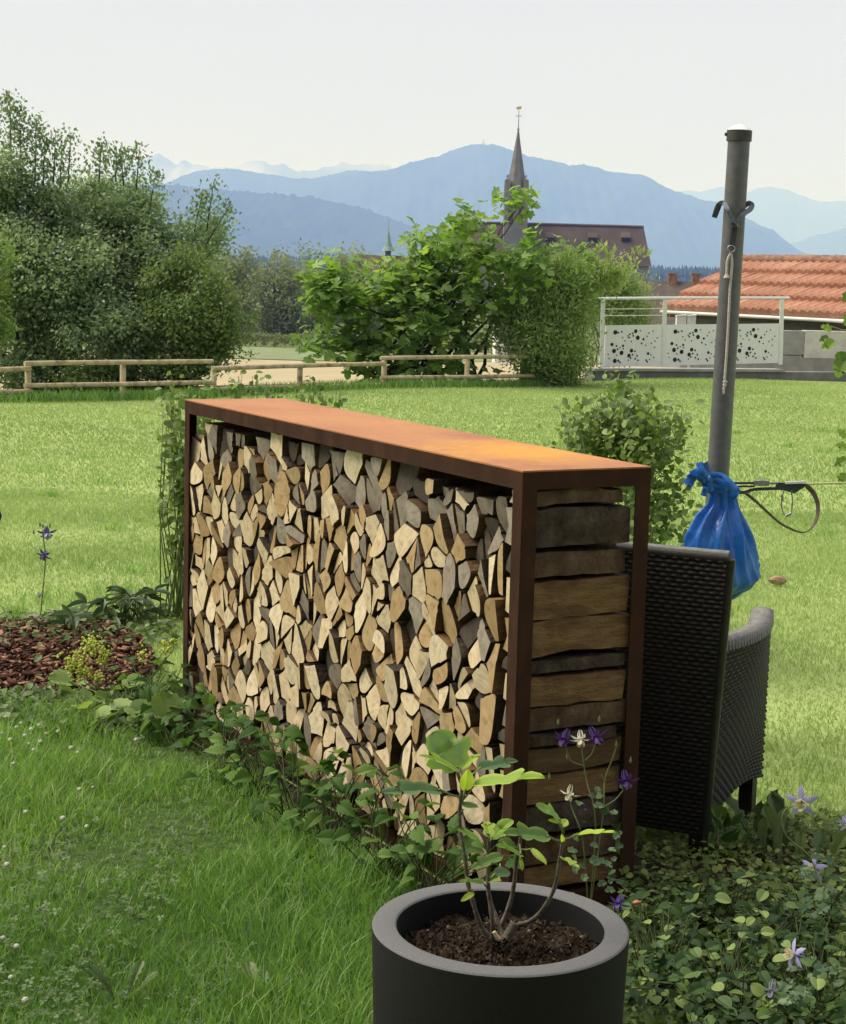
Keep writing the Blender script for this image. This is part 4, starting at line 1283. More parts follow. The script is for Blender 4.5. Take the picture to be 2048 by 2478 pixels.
def strap(mb, pts, wid, m=0, side=Vector((0, -.35, .94)), th=.003):
    pts = [Vector(p) for p in pts]
    wv = []
    for k in range(len(pts)):
        t_ = (pts[min(k + 1, len(pts) - 1)] - pts[max(k - 1, 0)]).normalized()
        v_ = t_.cross(Vector((0, -1, 0)))
        if v_.length < .15: v_ = Vector((0, 0, 1))
        wv.append(v_.normalized() * wid / 2)
    mb.ribbon(pts, wv, th, m)


def smooth_pts(pts, n_=4):
    pts = [Vector(p) for p in pts]
    out = []
    for i in range(len(pts) - 1):
        p0, p1, p2, p3 = pts[max(i - 1, 0)], pts[i], pts[i + 1], pts[min(i + 2, len(pts) - 1)]
        for k in range(n_):
            t_ = k / n_
            out.append(.5 * ((2 * p1) + (-p0 + p2) * t_ + (2 * p0 - 5 * p1 + 4 * p2 - p3) * t_ ** 2 + (-p0 + 3 * p1 - 3 * p2 + p3) * t_ ** 3))
    out.append(pts[-1])
    return out


mb = MB(); strap(mb, smooth_pts([q3(1728, 526, YP + .02), q3(1738, 497, YP), q3(1752, 491, YP - .01), q3(1760, 505), q3(1770, 522), q3(1780, 545)]), .016); mb.build('left_band', M_WEBG, stt)
mb = MB(); strap(mb, smooth_pts([q3(1782, 545), q3(1800, 518), q3(1815, 507, YP - .02), q3(1820, 497, YP), q3(1812, 492, YP + .01), q3(1800, 500, YP + .02)]), .018); mb.build('right_band', M_WEBG, stt)
mb = MB(); strap(mb, smooth_pts([q3(1742, 494, YP - .012), q3(1734, 515, YP - .012), q3(1729, 526, YP - .012)]), .017); mb.build('loose_end', M_WEB, stt)
mb = MB(); strap(mb, [q3(1778, 540), q3(1776, 565), q3(1771, 598)], .019); mb.build('tail', M_WEB, stt)
mb = MB(); mb.box(q3(1782, 546, Yf_ - .006), (.014, 0, .004), (0, .004, 0), (-.001, 0, .006)); mb.build('knot', M_WEB, stt)
mb = MB(); mb.tube([q3(1787, 540, Yf_ - .012), q3(1790, 549, Yf_ - .012)], .002, 6); mb.tube([q3(1783, 541, Yf_ - .012), q3(1786, 550, Yf_ - .012)], .002, 6); mb.build('buckle', M_STEEL, stt)
# white rope
rop = thing('rope', tuple(q3(1768, 760)), 'thin whitish rope hanging down the pole from the strap', 'rope')
mb = MB(); ring = [q3(1770 + 9 * math.cos(a), 602 + 8 * math.sin(a), Yf_ - .004) for a in np.linspace(0, 6.28, 13)]; mb.tube(ring, .0022, 6, caps=False); mb.build('ring', M_STEEL, rop)
mb = MB(); mb.tube(smooth_pts([q3(1769, 610), q3(1772, 640), q3(1767, 700), q3(1762, 800), q3(1757, 880), q3(1754, 918)]), .0045, 8); mb.build('cord', M_ROPE, rop)
mb = MB(); mb.tube(smooth_pts([q3(1769, 612), q3(1761, 630), q3(1759, 655), q3(1759, 664)]), .0045, 8); mb.tube([q3(1759, 662), q3(1758.5, 672)], [.004, .011], 8); mb.build('short_end', M_ROPE, rop)
mb = MB()
for (px, py, r_) in ((1755, 924, .009), (1754, 932, .008), (1752, 941, .006), (1752, 949, .005)): mb.tube([q3(px, py - 5), q3(px, py), q3(px, py + 5)], [r_ * .4, r_, r_ * .4], 8)
mb.build('knot', M_ROPE, rop)

# blue bag
YBg = YP - .10
bg = thing('blue_bag', tuple(at(1745, 1300, YBg)), 'blue plastic bag knotted to the pole', 'bag')
prof = [(1168, 1722, 1775), (1180, 1716, 1778), (1200, 1716, 1782), (1225, 1711, 1789), (1256, 1680, 1806), (1295, 1655, 1827), (1334, 1642, 1838), (1372, 1640, 1845), (1398, 1648, 1848), (1416, 1668, 1830), (1432, 1705, 1800), (1442, 1740, 1775)]
rows = []
nn_ = 120
pk = np.arange(len(prof)); PRF = np.array(prof, float)
for g in np.linspace(0, len(prof) - 1, 48):
    py, xl, xr = (np.interp(g, pk, PRF[:, c_]) for c_ in range(3))
    c = at((xl + xr) / 2, py, YBg); hx_ = (xr - xl) / 2 * YBg / F
    row = []
    f1 = .20 * math.exp(-((g - 2.5) / 3.2) ** 2); f2 = .05 + .05 * math.exp(-((g - 6) / 3) ** 2)
    for j in range(nn_):
        a = 2 * math.pi * j / nn_
        m_ = 1 + f1 * (1 - 2 * abs(math.sin(4.5 * a + .18 * g))) - f2 * abs(math.sin(7 * a - .5 * g + math.sin(2 * a + g * .4))) - .04 * abs(math.sin(11 * a + .9 * g + 1.3 * math.sin(3 * a)))
        edge_ = min(m_, 1.0) if abs(math.cos(a)) > .8 else m_
        row.append((c.x + hx_ * math.cos(a) * edge_, c.y + hx_ * .62 * math.sin(a) * m_, c.z + .010 * math.sin(3 * a + g) + .006 * math.sin(8 * a + 2 * g)))
    rows.append(row)
mb = MB(); mb.grid(rows, 0, True, closed=True); mb.face(rows[-1]); mb.build('bag_body', M_BAG, bg)
mb = MB()
for pts, wd in (([(1716, 1190), (1712, 1165), (1708, 1140), (1702, 1120)], .022), ([(1716, 1165), (1700, 1140), (1692, 1118)], .014), ([(1722, 1172), (1690, 1150), (1672, 1160), (1662, 1174)], .02), ([(1715, 1160), (1696, 1150), (1684, 1142), (1672, 1150)], .014),
                ([(1700, 1162), (1730, 1158), (1755, 1168), (1775, 1190), (1786, 1198)], .022), ([(1715, 1178), (1745, 1180), (1770, 1180), (1780, 1195)], .024), ([(1720, 1150), (1745, 1152), (1765, 1170)], .014), ([(1710, 1178), (1704, 1195), (1703, 1200)], .014)):
    P_l = [at(a, b, YBg - .05 + .012 * R.normal()) for a, b in pts]
    sm_ = smooth_pts(P_l, 3)
    rws = []
    for k, q in enumerate(sm_):
        t_ = (sm_[min(k + 1, len(sm_) - 1)] - sm_[max(k - 1, 0)]).normalized()
        b_ = t_.cross(Vector((0, -1, 0))).normalized()
        rws.append([q - b_ * wd * (.7 + .3 * R.random()) + Vector((0, R.normal() * .006, 0)), q - Vector((0, .012, 0)), q + b_ * wd * (.7 + .3 * R.random()) + Vector((0, R.normal() * .006, 0))])
    mb.grid(rws, 0, True)
mb.build('knot', M_BAG, bg)

# slack strap with tensioner, loop and karabiner
z4 = lambda X_, Y_, Y=Yf_ - .02: at(1600 + X_ / 3.875, 1050 + Y_ / 3.875, Y)
tn = thing('tension_strap', tuple(z4(900, 470)), 'dark webbing tensioner with hanging loop strapped to the pole', 'strap')
mb = MB(); strap(mb, [z4(600, 470), z4(700, 462), z4(880, 462)], .008); strap(mb, [z4(620, 500), z4(760, 492), z4(880, 492)], .007); mb.build('upper_band', M_WEB, tn)
mb = MB(); strap(mb, smooth_pts([z4(640, 545), z4(780, 548), z4(880, 520), z4(1100, 512), z4(1150, 515)]), .011); mb.build('lower_band', M_WEB, tn)
mb = MB(); mb.box(z4(940, 462), (.026, 0, 0), (0, .008, 0), (0, 0, .009)); mb.tube([z4(895, 455), z4(940, 440), z4(985, 455)], [.006, .009, .006], 8); mb.tube([z4(920, 480), z4(1005, 462)], .005, 6); mb.build('ratchet', M_STEEL, tn)
mb = MB(); strap(mb, [z4(1000, 465), z4(1090, 465)], .007); mb.build('link', M_STEEL, tn)
mb = MB()
pg_ = [z4(1075, 455), z4(1365, 470), z4(1362, 488), z4(1250, 560), z4(1135, 525), z4(1080, 505)]
mb.face(pg_); mb.face([q + Vector((0, .006, 0)) for q in pg_][::-1])
for i in range(6): mb.face([pg_[i], pg_[i] + Vector((0, .006, 0)), pg_[(i + 1) % 6] + Vector((0, .006, 0)), pg_[(i + 1) % 6]])
mb.build('bracket', M_WEB, tn)
mb = MB(); mb.box(z4(1262, 455), (.036, 0, .002), (0, .006, 0), (0, 0, .004)); mb.build('bracket_edge', M_ALU, tn)
mb = MB()
lp = smooth_pts([z4(790, 555), z4(870, 615), z4(1000, 735), z4(1130, 845), z4(1280, 915), z4(1370, 915), z4(1440, 840), z4(1472, 730), z4(1462, 630), z4(1420, 540), z4(1362, 486)])
mb.ribbon(lp, [Vector((.25, -.75, .35)).normalized() * .0085 + (q - lp[len(lp) // 2]).normalized() * .004 for q in lp], .003)
mb.build('loop', M_WEBB, tn)
kb = thing('karabiner', tuple(z4(1180, 650)), 'wire karabiner ring hanging from the tensioner bracket', 'karabiner')
mb = MB(); mb.tube(smooth_pts([z4(1150, 535), z4(1128, 650), z4(1150, 745), z4(1190, 772), z4(1222, 735), z4(1232, 640), z4(1225, 530)]), .0025, 6); mb.tube([z4(1136, 570), z4(1140, 630)], .0042, 6); mb.tube([z4(1165, 768), z4(1222, 742)], .004, 6); mb.build('ring', M_STEEL, kb)
mb = MB(); mb.tube([z4(1362, 470, Yf_ - .018), z4(1740, 458), z4(3300, 410)], .0035, 8)
tag(mb.build('guy_line', M_CORD), 'taut yellow green cord running right from the tensioner', 'cord')

# ------------------------------------------------------------------ wicker chair
FC = Vector((.5, .866, 0)); RC = Vector((.866, -.5, 0))
p0 = gnd(1692, 2084)
K_ = lambda r_, f_, z_: Vector((p0.x, p0.y, 0)) + RC * r_ + FC * f_ + uz * z_
chair = thing('wicker_armchair', (p0.x, p0.y, 0), 'dark brown wicker armchair seen from behind beside the wood store', 'armchair')


def weave(name, surf, rows_n, cols, amp, parent, inv=False):
    """surf(s,t) -> point; builds interlaced strands as relief over a dark backing"""
    mb = MB()
    sub = 4
    for r_ in range(rows_n):
        t0, t1 = r_ / rows_n, (r_ + .94) / rows_n
        line = []
        for k in range(cols * sub + 1):
            s_ = k / (cols * sub)
            ph = math.cos(math.pi * (s_ * cols + r_))
            e = 1e-3
            P0, P1, Pm = surf(s_, t0), surf(s_, t1), surf(s_, (t0 + t1) / 2)
            n_ = (surf(min(s_ + e, 1), t0) - surf(max(s_ - e, 0), t0)).cross(P1 - P0).normalized() * (-1 if inv else 1)
            line.append((P0 + n_ * amp * ph * .8, Pm + n_ * (amp * ph + .0025), P1 + n_ * amp * ph * .8))
        for c_ in range(2):
            mb.grid([[q[c_] for q in line], [q[c_ + 1] for q in line]], 0, True)
    bk = [[surf(a / 8, b / 8) for a in range(9)] for b in range(9)]
    nb = (surf(.51, .5) - surf(.5, .5)).cross(surf(.5, .51) - surf(.5, .5)).normalized() * (-1 if inv else 1) * -.004
    mb.grid([[q + nb for q in r2] for r2 in bk], 0, True)
    return mb.build(name, M_WICK, parent)


CW = .56
def back_surf(s_, t_):
    lean = -.03 * t_ - .02 * math.sin(math.pi * s_)
    r_ = (-CW - .05 * t_) + (CW + .10 * t_) * s_
    return K_(r_, lean, .075 + (.885 - .075) * t_)


weave('backrest', back_surf, 62, 40, .0022, chair)
mb = MB(); mb.tube([back_surf(s_, 1.0) + FC * .016 for s_ in np.linspace(0, 1, 12)], .02, 10)
mb.tube([back_surf(1.0, t_) + FC * .018 for t_ in np.linspace(0, 1, 8)], .018, 8); mb.tube([back_surf(0, t_) + FC * .018 for t_ in np.linspace(0, 1, 8)], .018, 8)
mb.build('backrest_rim', M_WICK, chair)
mb = MB(); mb.tube([back_surf(s_, 1.0) + FC * .016 + uz * .012 for s_ in np.linspace(0, 1, 12)], .012, 8); mb.build('lit_top_edge', M_WICKLIT, chair)  # pale strand along the rim, a sky highlight put into its colour
mb = MB(); mb.grid([[back_surf(a / 8, b / 6) + FC * .035 for a in range(9)] for b in range(7)]); mb.build('backrest_front', M_WICK, chair)


def arm_surf(side):
    def f(s_, t_):
        fz = .015 + .50 * s_
        zb_ = .075 + .05 * math.sin(math.pi * min(1, s_ * 1.1) * .5) + .03 * math.sin(math.pi * s_)
        zt_ = .625 + .015 * s_ * s_ + .0 * s_
        bulge = .045 * math.sin(math.pi * s_) * t_ + .03 * (1 - s_) * t_
        r_ = bulge if side > 0 else -CW - bulge
        return K_(r_, fz, zb_ + (zt_ - zb_) * t_)
    return f


for side in (1, -1):
    sf = arm_surf(side)
    ar = weave('arm_panel', sf, 40, 34, .003, chair, inv=side < 0)
    mb = MB()
    rows = []
    for s_ in np.linspace(0, 1, 15):
        q = sf(s_, 1.0); i_ = -RC * side
        rows.append([q - uz * .012 - i_ * .004, q + uz * .010 - i_ * .006, q + uz * .016 + i_ * .012, q + uz * .014 + i_ * .045, q + uz * .004 + i_ * .058, q - uz * .02 + i_ * .05])
    mb.grid(rows, 0, True); mb.face(rows[0][::-1]); mb.face(rows[-1])
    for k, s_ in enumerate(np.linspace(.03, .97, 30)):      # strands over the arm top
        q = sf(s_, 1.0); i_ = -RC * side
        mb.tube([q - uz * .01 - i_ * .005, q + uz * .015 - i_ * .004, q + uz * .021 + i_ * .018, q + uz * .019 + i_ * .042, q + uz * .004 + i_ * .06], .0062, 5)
    mb.build('arm_top', M_WICKLIT, ar)
    mb = MB(); mb.grid([[sf(a / 6, b / 5) - RC * side * .05 for a in range(7)] for b in range(6)]); mb.build('arm_inner', M_WICK, ar)
    mb = MB(); q = K_(-.035 if side > 0 else -CW + .035, .49, 0)
    mb.box(q + uz * .10, RC * .022, FC * .02, uz * .10); mb.build('leg', M_WICK, chair)
    mb = MB(); q = K_(-.012 if side > 0 else -CW + .012, .018, 0); mb.box(q + uz * .06, RC * .022, FC * .02, uz * .065); mb.build('leg', M_WICK, chair)
mb = MB(); mb.box(K_(-CW / 2, .28, .36), RC * (CW / 2 - .05), FC * .22, uz * .03); mb.build('seat', M_WICK, chair)

# ------------------------------------------------------------------ pot with a young fig
PC = at(1211, 2238, 3.36)
zr_ = PC.z
pot = thing('plant_pot', (PC.x, PC.y, 0), 'round anthracite planter with a thick pale grey rim', 'pot')
RO, RI = .2560, .2075
mb = MB(); lathe(mb, (PC.x, PC.y), [(.0, .0), (RO * .93, .0), (RO * .95, .02), (RO, zr_ - .008), (RO - .0005, zr_ - .004)], 96)
lathe(mb, (PC.x, PC.y), [(RI - .0005, zr_ - .004), (RI - .002, zr_ - .02), (RI - .003, zr_ - .10)], 96)
mb.build('body', M_POT, pot)
mb = MB(); lathe(mb, (PC.x, PC.y), [(RO - .0005, zr_ - .0039), (RO - .0025, zr_ - .001), (RO - .006, zr_), (RI + .005, zr_), (RI + .0015, zr_ - .001), (RI - .0005, zr_ - .0039)], 96); mb.build('rim', M_RIM, pot)
soilz = zr_ - .062
mb = MB(); rows = []
for k in range(22):
    rr = RI * k / 21 * .999
    rows.append([(PC.x + rr * math.cos(a), PC.y + rr * math.sin(a), soilz + .012 * math.sin(9 * a + k) * math.sin(k * 1.3) * (k > 1) + .018 * math.exp(-(k / 7) ** 2) + R.normal() * .004) for a in np.linspace(0, 2 * math.pi, 61)[:-1]])
mb.grid(rows, 0, False, closed=True); mb.build('soil', M_SOIL, pot)
n_ = 2600
rr, aa = RI * .98 * np.sqrt(R.random(n_)), R.uniform(0, 6.283, n_)
cr = np.column_stack([PC.x + rr * np.cos(aa), PC.y + rr * np.sin(aa), soilz + .006 + .018 * np.exp(-(rr / RI * 3) ** 2) + R.normal(size=n_) * .004])
T_CR = (np.array([[-.5, -.4, -.3], [.5, -.4, -.3], [0, .6, -.3], [.05, 0, .5]]), np.array([[0, 1, 3], [1, 2, 3], [2, 0, 3]]))
cr_o = leaves('soil_crumbs', T_CR, cr, R.normal(size=(n_, 3)), R.normal(size=(n_, 3)) + [0, 0, 2], .004 + .008 * R.random(n_) ** 3, R.random(n_), leafmat('crumb', [(0, (.012, .009, .007)), (.7, (.035, .024, .016)), (.95, (.07, .05, .035)), (1, (.22, .19, .15))], 0, .95, spec=.1), pot)
tag(cr_o, kind='stuff')

zz = lambda X_, Y_, Y=3.36: at(850 + X_ / 2.3147, 1650 + Y_ / 2.3147, Y)
yf = thing('young_fig', (PC.x, PC.y, soilz), 'young fig plant with few lobed leaves growing in the planter', 'plant')
STEMS = [[(770, 1425, 3.33), (720, 1350, 3.33), (682, 1230, 3.33), (655, 1130, 3.34), (640, 1000, 3.34), (615, 850, 3.35), (607, 720, 3.35), (620, 600, 3.35), (592, 500, 3.35)],
         [(795, 1435, 3.35), (788, 1300, 3.35), (770, 1180, 3.36), (768, 1050, 3.36), (770, 900, 3.36), (765, 850, 3.36)],
         [(830, 1385, 3.42), (880, 1270, 3.42), (910, 1150, 3.42), (925, 1020, 3.41), (945, 900, 3.40), (948, 870, 3.4)],
         [(930, 1365, 3.38), (1020, 1330, 3.38), (1090, 1250, 3.38), (1140, 1150, 3.38), (1168, 1000, 3.38), (1185, 880, 3.38), (1188, 800, 3.38)],
         [(858, 1445, 3.33), (815, 1330, 3.36), (775, 1200, 3.38), (765, 1120, 3.38)]]
for k, s_ in enumerate(STEMS):
    P_l = smooth_pts([zz(*q) for q in s_], 4)
    mb = MB(); L_ = len(P_l)
    mb.tube(P_l, [(.0052 - .0022 * i / L_) * (1 + .12 * math.sin(i * 1.7)) for i in range(L_)], 8); mb.build('stem', M_TWIG, yf)
mb = MB(); a_, b_ = zz(868, 1440, 3.32), zz(917, 1352, 3.33); mb.tube([a_, a_.lerp(b_, .5), b_], [.011, .0095, .0095], 10, caps=False); stump = mb.build('stump', M_TWIG, yf)
mb = MB(); mb.tube([b_ - (b_ - a_) * .01, b_ + (b_ - a_) * .015], .0095, 10); mb.build('cut_face', M_CUT, stump)
mb = MB(); mb.tube([zz(800, 1400, 3.31), zz(812, 1420, 3.31), zz(830, 1442, 3.31)], [.004, .0045, .005], 8); mb.build('root_stub', M_CUT, yf)
M_FY = leafmat('young_fig_leaf', [(0, (.055, .115, .06)), (.45, (.14, .23, .125)), (.7, (.24, .38, .075)), (1, (.42, .54, .10))], .45, .55, spec=.25)


def one_leaf(name, b, tip, wid, tint, mat, parent, facing=None, lobed=True, cup=.25, petiole=None, pmat_=None):
    """a single veined leaf blade from base b to tip with the given width, dense enough to curve"""
    b, tip = Vector(b), Vector(tip)
    d = tip - b; ln = d.length; d.normalize()
    fc = Vector(facing if facing else (R.normal() * .3, -.55, .75))
    x = d.cross(fc).normalized(); z = x.cross(d).normalized()
    if lobed == 5:
        half = [(.0, .02), (.14, -.04), (.3, .02), (.33, .16), (.5, .26), (.56, .42), (.44, .5), (.3, .5), (.34, .66), (.3, .82), (.16, .96), (0, 1.0)]
    elif lobed == 3:
        half = [(.0, .0), (.16, .0), (.30, .09), (.37, .22), (.32, .34), (.24, .42), (.36, .50), (.45, .63), (.32, .70), (.17, .69), (.20, .82), (.12, .95), (0, 1.02)]
    else:
        half = [(.0, .0), (.18, .06), (.34, .2), (.44, .4), (.42, .6), (.3, .8), (.14, .94), (0, 1.0)]
    rib = [(0, y) for _, y in half]
    V, T, tn_ = [], [], []
    ph = R.uniform(0, 6)
    ww = wid / ln
    for sgn in (-1, 1):
        cols = []
        for fr in (0, .5, 1):
            col = []
            for (hx, hy) in half:
                xx = hx * fr * sgn * ww
                zc = cup * (abs(hx) * fr * ww) * .55 - .38 * cup * (hy - .35) ** 2 + .02 * math.sin(8 * hy + ph) * fr - .10 * cup * (fr == 0)
                P_ = b + d * (hy * ln) + x * (xx * ln) + z * (zc * ln)
                col.append(len(V)); V.append(tuple(P_)); tn_.append(min(1, max(0, tint + .08 + (.10 if fr == 0 else 0) + (.26 if fr == 1 else 0) + R.normal() * .02)))  # margins tinted brighter, painting in light that shines through the edges
            cols.append(col)
        for a_, b2 in ((0, 1), (1, 2)):
            for i in range(len(half) - 1):
                q = (cols[a_][i], cols[b2][i], cols[b2][i + 1], cols[a_][i + 1])
                if sgn > 0: q = q[::-1]
                T.append((q[0], q[1], q[2])); T.append((q[0], q[2], q[3]))
    o = bulk(name, np.array(V), np.array(T), np.array(tn_), mat, parent, smooth=True)
    if petiole is not None:
        mb = MB(); mb.tube(smooth_pts([petiole, Vector(petiole).lerp(b, .5) + Vector((0, 0, -.003)), b + d * .003], 3), [.0022] * 7 if False else .0019, 6); mb.build('petiole', pmat_ or M_STEM, o)
    return o


PX = 2.3147 * F / 3.36
LEAFS = [((598, 480, 3.34), (455, 278, 3.37), 290, .42, 5, (.15, -.75, .65), (592, 510, 3.35)),
         ((600, 492, 3.33), (400, 398, 3.28), 120, .72, 3, (0, -.35, .95), (595, 520, 3.35)),
         ((610, 490, 3.36), (722, 392, 3.42), 90, .85, 3, (-.3, -.5, .8), (598, 520, 3.35)),
         ((690, 570, 3.30), (1068, 512, 3.22), 185, .66, 3, (0, -.35, .95), (622, 668, 3.35)),
         ((720, 480, 3.44), (935, 432, 3.5), 130, .2, 3, (0, -.5, .85), (612, 560, 3.36)),
         ((500, 600, 3.32), (178, 598, 3.24), 170, .22, 3, (0, -.42, .9), (612, 645, 3.35)),
         ((640, 612, 3.32), (655, 492, 3.3), 95, .9, 0, (.2, -.9, .3), (625, 660, 3.35)),
         ((615, 682, 3.35), (712, 700, 3.33), 55, .35, 0, (0, -.6, .8), (606, 650, 3.35)),
         ((740, 905, 3.33), (606, 818, 3.27), 105, .5, 3, (.1, -.45, .9), (762, 945, 3.36)),
         ((785, 875, 3.4), (900, 760, 3.46), 125, .6, 5, (-.2, -.6, .8), (768, 900, 3.36)),
         ((775, 868, 3.35), (762, 770, 3.42), 95, .7, 3, (.0, -.7, .7), (768, 890, 3.36)),
         ((1108, 862, 3.36), (865, 835, 3.31), 165, .38, 3, (0, -.55, .85), (1172, 890, 3.38)),
         ((1005, 930, 3.38), (1095, 1018, 3.33), 60, .82, 0, (.3, -.6, .6), (948, 935, 3.4)),
         ((955, 968, 3.37), (825, 905, 3.3), 110, .55, 3, (0, -.5, .85), (942, 900, 3.4)),
         ((948, 985, 3.38), (960, 1058, 3.36), 38, .85, 0, (.5, -.8, .2), (945, 950, 3.4)),
         ((842, 968, 3.31), (672, 1040, 3.27), 110, .42, 3, (0, -.45, .9), (945, 965, 3.4)),
         ((745, 1125, 3.34), (610, 1108, 3.29), 65, .5, 3, (0, -.5, .9), (766, 1150, 3.37)),
         ((768, 1118, 3.36), (838, 1108, 3.33), 45, .72, 0, (0, -.5, .9), (766, 1140, 3.37)),
         ((692, 1178, 3.33), (618, 1225, 3.29), 42, .88, 0, (0, -.7, .6), (672, 1160, 3.33)),
         ((800, 1075, 3.44), (895, 1060, 3.48), 90, .1, 0, (0, -.7, .7), (770, 1100, 3.36)),
         ((1172, 770, 3.37), (1048, 685, 3.31), 115, .4, 5, (.1, -.6, .8), (1186, 830, 3.38)),
         ((1178, 810, 3.37), (1212, 768, 3.4), 60, .85, 0, (0, -.9, .5), (1187, 840, 3.38)),
         ((1168, 790, 3.35), (1108, 772, 3.32), 45, .8, 0, (0, -.6, .8), (1186, 835, 3.38)),
         ((1265, 850, 3.36), (1470, 828, 3.3), 80, .92, 3, (0, -.25, .98), (1190, 880, 3.38)),
         ((1188, 985, 3.36), (1278, 1035, 3.32), 62, .78, 3, (.2, -.5, .8), (1172, 975, 3.38)),
         ((1190, 905, 3.38), (1180, 858, 3.36), 30, .9, 0, (0, -.9, .3), None)]
for (b, tp, wd, ti_, lb, fc_, pe) in LEAFS:
    one_leaf('leaf', zz(*b), zz(*tp), wd / PX, ti_, M_FY, yf, fc_, lb, .3, zz(*pe) if pe else None)


# ------------------------------------------------------------------ shared leaf meshes for plants built leaf by leaf
H_TOOTH = [(.0, .0), (.14, .0), (.17, .09), (.30, .10), (.28, .21), (.41, .25), (.36, .36), (.44, .43), (.33, .5), (.37, .60), (.24, .66), (.25, .76), (.13, .82), (.10, .92), (0, 1.04)]
H_OVAL = [(.0, .0), (.18, .05), (.32, .18), (.40, .38), (.39, .58), (.30, .77), (.16, .92), (0, 1.0)]
H_LANCE = [(.0, .0), (.08, .08), (.15, .25), (.17, .45), (.14, .65), (.08, .85), (0, 1.0)]
H_LOBE = [(.0, .0), (.18, .02), (.34, .16), (.3, .34), (.44, .52), (.36, .66), (.22, .62), (.24, .82), (.12, .96), (0, 1.0)]
H_ROUND = [(.0, .06), (.22, -.04), (.42, .08), (.46, .14), (.53, .32), (.5, .38), (.54, .56), (.46, .62), (.42, .8), (.33, .8), (.22, .95), (.12, .93), (0, 1.0)]
H_DANDE = [(.0, .0), (.03, .1), (.03, .28), (.10, .33), (.05, .4), (.13, .5), (.07, .57), (.16, .68), (.12, .75), (.15, .85), (.08, .95), (0, 1.0)]


def unit_leaf(name, half, tint, mat, cup=.35, bend=.25, pleat=.0):
    V, T, tn_ = [], [], []
    for sgn in (-1, 1):
        cols = []
        for fr in (0, .5, 1):
            col = []
            for i, (hx, hy) in enumerate(half):
                z = cup * abs(hx) * fr - bend * (hy - .3) ** 2 - .05 * (fr == 0) + pleat * (i % 2) * (fr == .5)
                col.append(len(V)); V.append((hx * fr * sgn, hy, z)); tn_.append(min(1, max(0, tint + (.1 if fr == 0 else 0) + (.06 if fr == 1 else 0))))
            cols.append(col)
        for a, b in ((0, 1), (1, 2)):
            for i in range(len(half) - 1):
                q = (cols[a][i], cols[b][i], cols[b][i + 1], cols[a][i + 1])
                if sgn < 0: q = q[::-1]
                T += [(q[0], q[1], q[2]), (q[0], q[2], q[3])]
    me = bpy.data.meshes.new(name)
    me.from_pydata(V, [], T); me.materials.append(mat)
    a = me.attributes.new('tint', 'FLOAT', 'POINT'); a.data.foreach_set('value', np.array(tn_, dtype=np.float32))
    me.polygons.foreach_set('use_smooth', np.ones(len(T), dtype=bool))
    return me


def put(name, me, parent, pos, d, upv, s, sx=1.0):
    d = Vector(d).normalized(); u = Vector(upv)
    x = d.cross(u).normalized(); z = x.cross(d)
    o = link(name, me, parent)
    o.matrix_basis = Matrix.Translation(Vector(pos)) @ Matrix((x, d, z)).transposed().to_4x4() @ Matrix.Diagonal((s * sx, s, s, 1))
    return o


def variants(name, half, mat, k=5, **kw):
    return [unit_leaf(name, half, t_, mat, **kw) for t_ in np.linspace(.05, .95, k)]


BERRY = variants('leaf', H_TOOTH, M_BERRY, 6, cup=.3, bend=.3, pleat=.03)
ROSEL = variants('leaf', H_OVAL, M_ROSE, 6, cup=.28, bend=.22)
MANTL = variants('leaf', H_ROUND, M_MANTLE, 4, cup=.4, bend=-.1, pleat=.04)
PEON = variants('leaf', H_LANCE, M_PEONY, 5, cup=.5, bend=.35)
DAND = variants('leaf', H_DANDE, M_CLOVER, 3, cup=.3, bend=.35)
COLL = variants('leaf', H_LOBE, leafmat('columbine_leaf', [(0, (.05, .10, .05)), (1, (.13, .2, .1))], .3, .5), 4, cup=.2, bend=.2)
M_FIGL2 = leafmat('fig_sprig_leaf', [(0, (.08, .16, .035)), (1, (.22, .34, .07))], .4, .45)
FIGSP = variants('leaf', H_LOBE, M_FIGL2, 3, cup=.25, bend=.3)
pick = lambda L: L[int(R.integers(len(L)))]


def low_plant(name, label, base, pts, meshes, size, mat_stem=M_STEM, cat='plant', group=None, droop=.1, face=(-.2, -.55, .9), pet=True, spread=.7, tri=False, lname='leaf'):
    """a plant whose every leaf is a part: pts are leaf positions, stems run from the base"""
    t = thing(name, base, label, cat, group)
    mb = MB()
    base = Vector(base)
    for q in pts:
        q = Vector(q)
        out = Vector((q.x - base.x, q.y - base.y, 0))
        out = (out.normalized() if out.length > .01 else Vector((0, 0, 0))) * spread + Vector((R.normal() * .55, R.normal() * .55, -droop + R.normal() * .2))
        f = Vector(face) + Vector((R.normal() * .35, R.normal() * .3, R.normal() * .2))
        s = size * R.uniform(.65, 1.2)
        if tri:
            for a in (0, 1.2, -1.2):
                d2 = Matrix.Rotation(a, 3, f.normalized()) @ out
                put(lname, pick(meshes), t, q, d2, f, s * (1 if a == 0 else .85))
        else:
            put(lname, pick(meshes), t, q, out, f, s, R.uniform(.85, 1.15))
        g = base + Vector((R.normal() * .03, R.normal() * .03, 0))
        m_ = g.lerp(q, .55) + Vector((0, 0, .25 * (q - g).length * .3))
        mb.tube([g, m_, q], [.0022, .0018, .0012], 5, caps=False)
    mb.build('stems', mat_stem, t)
    return t


def on_line(u_, w_): return S(u_, w_, 0)


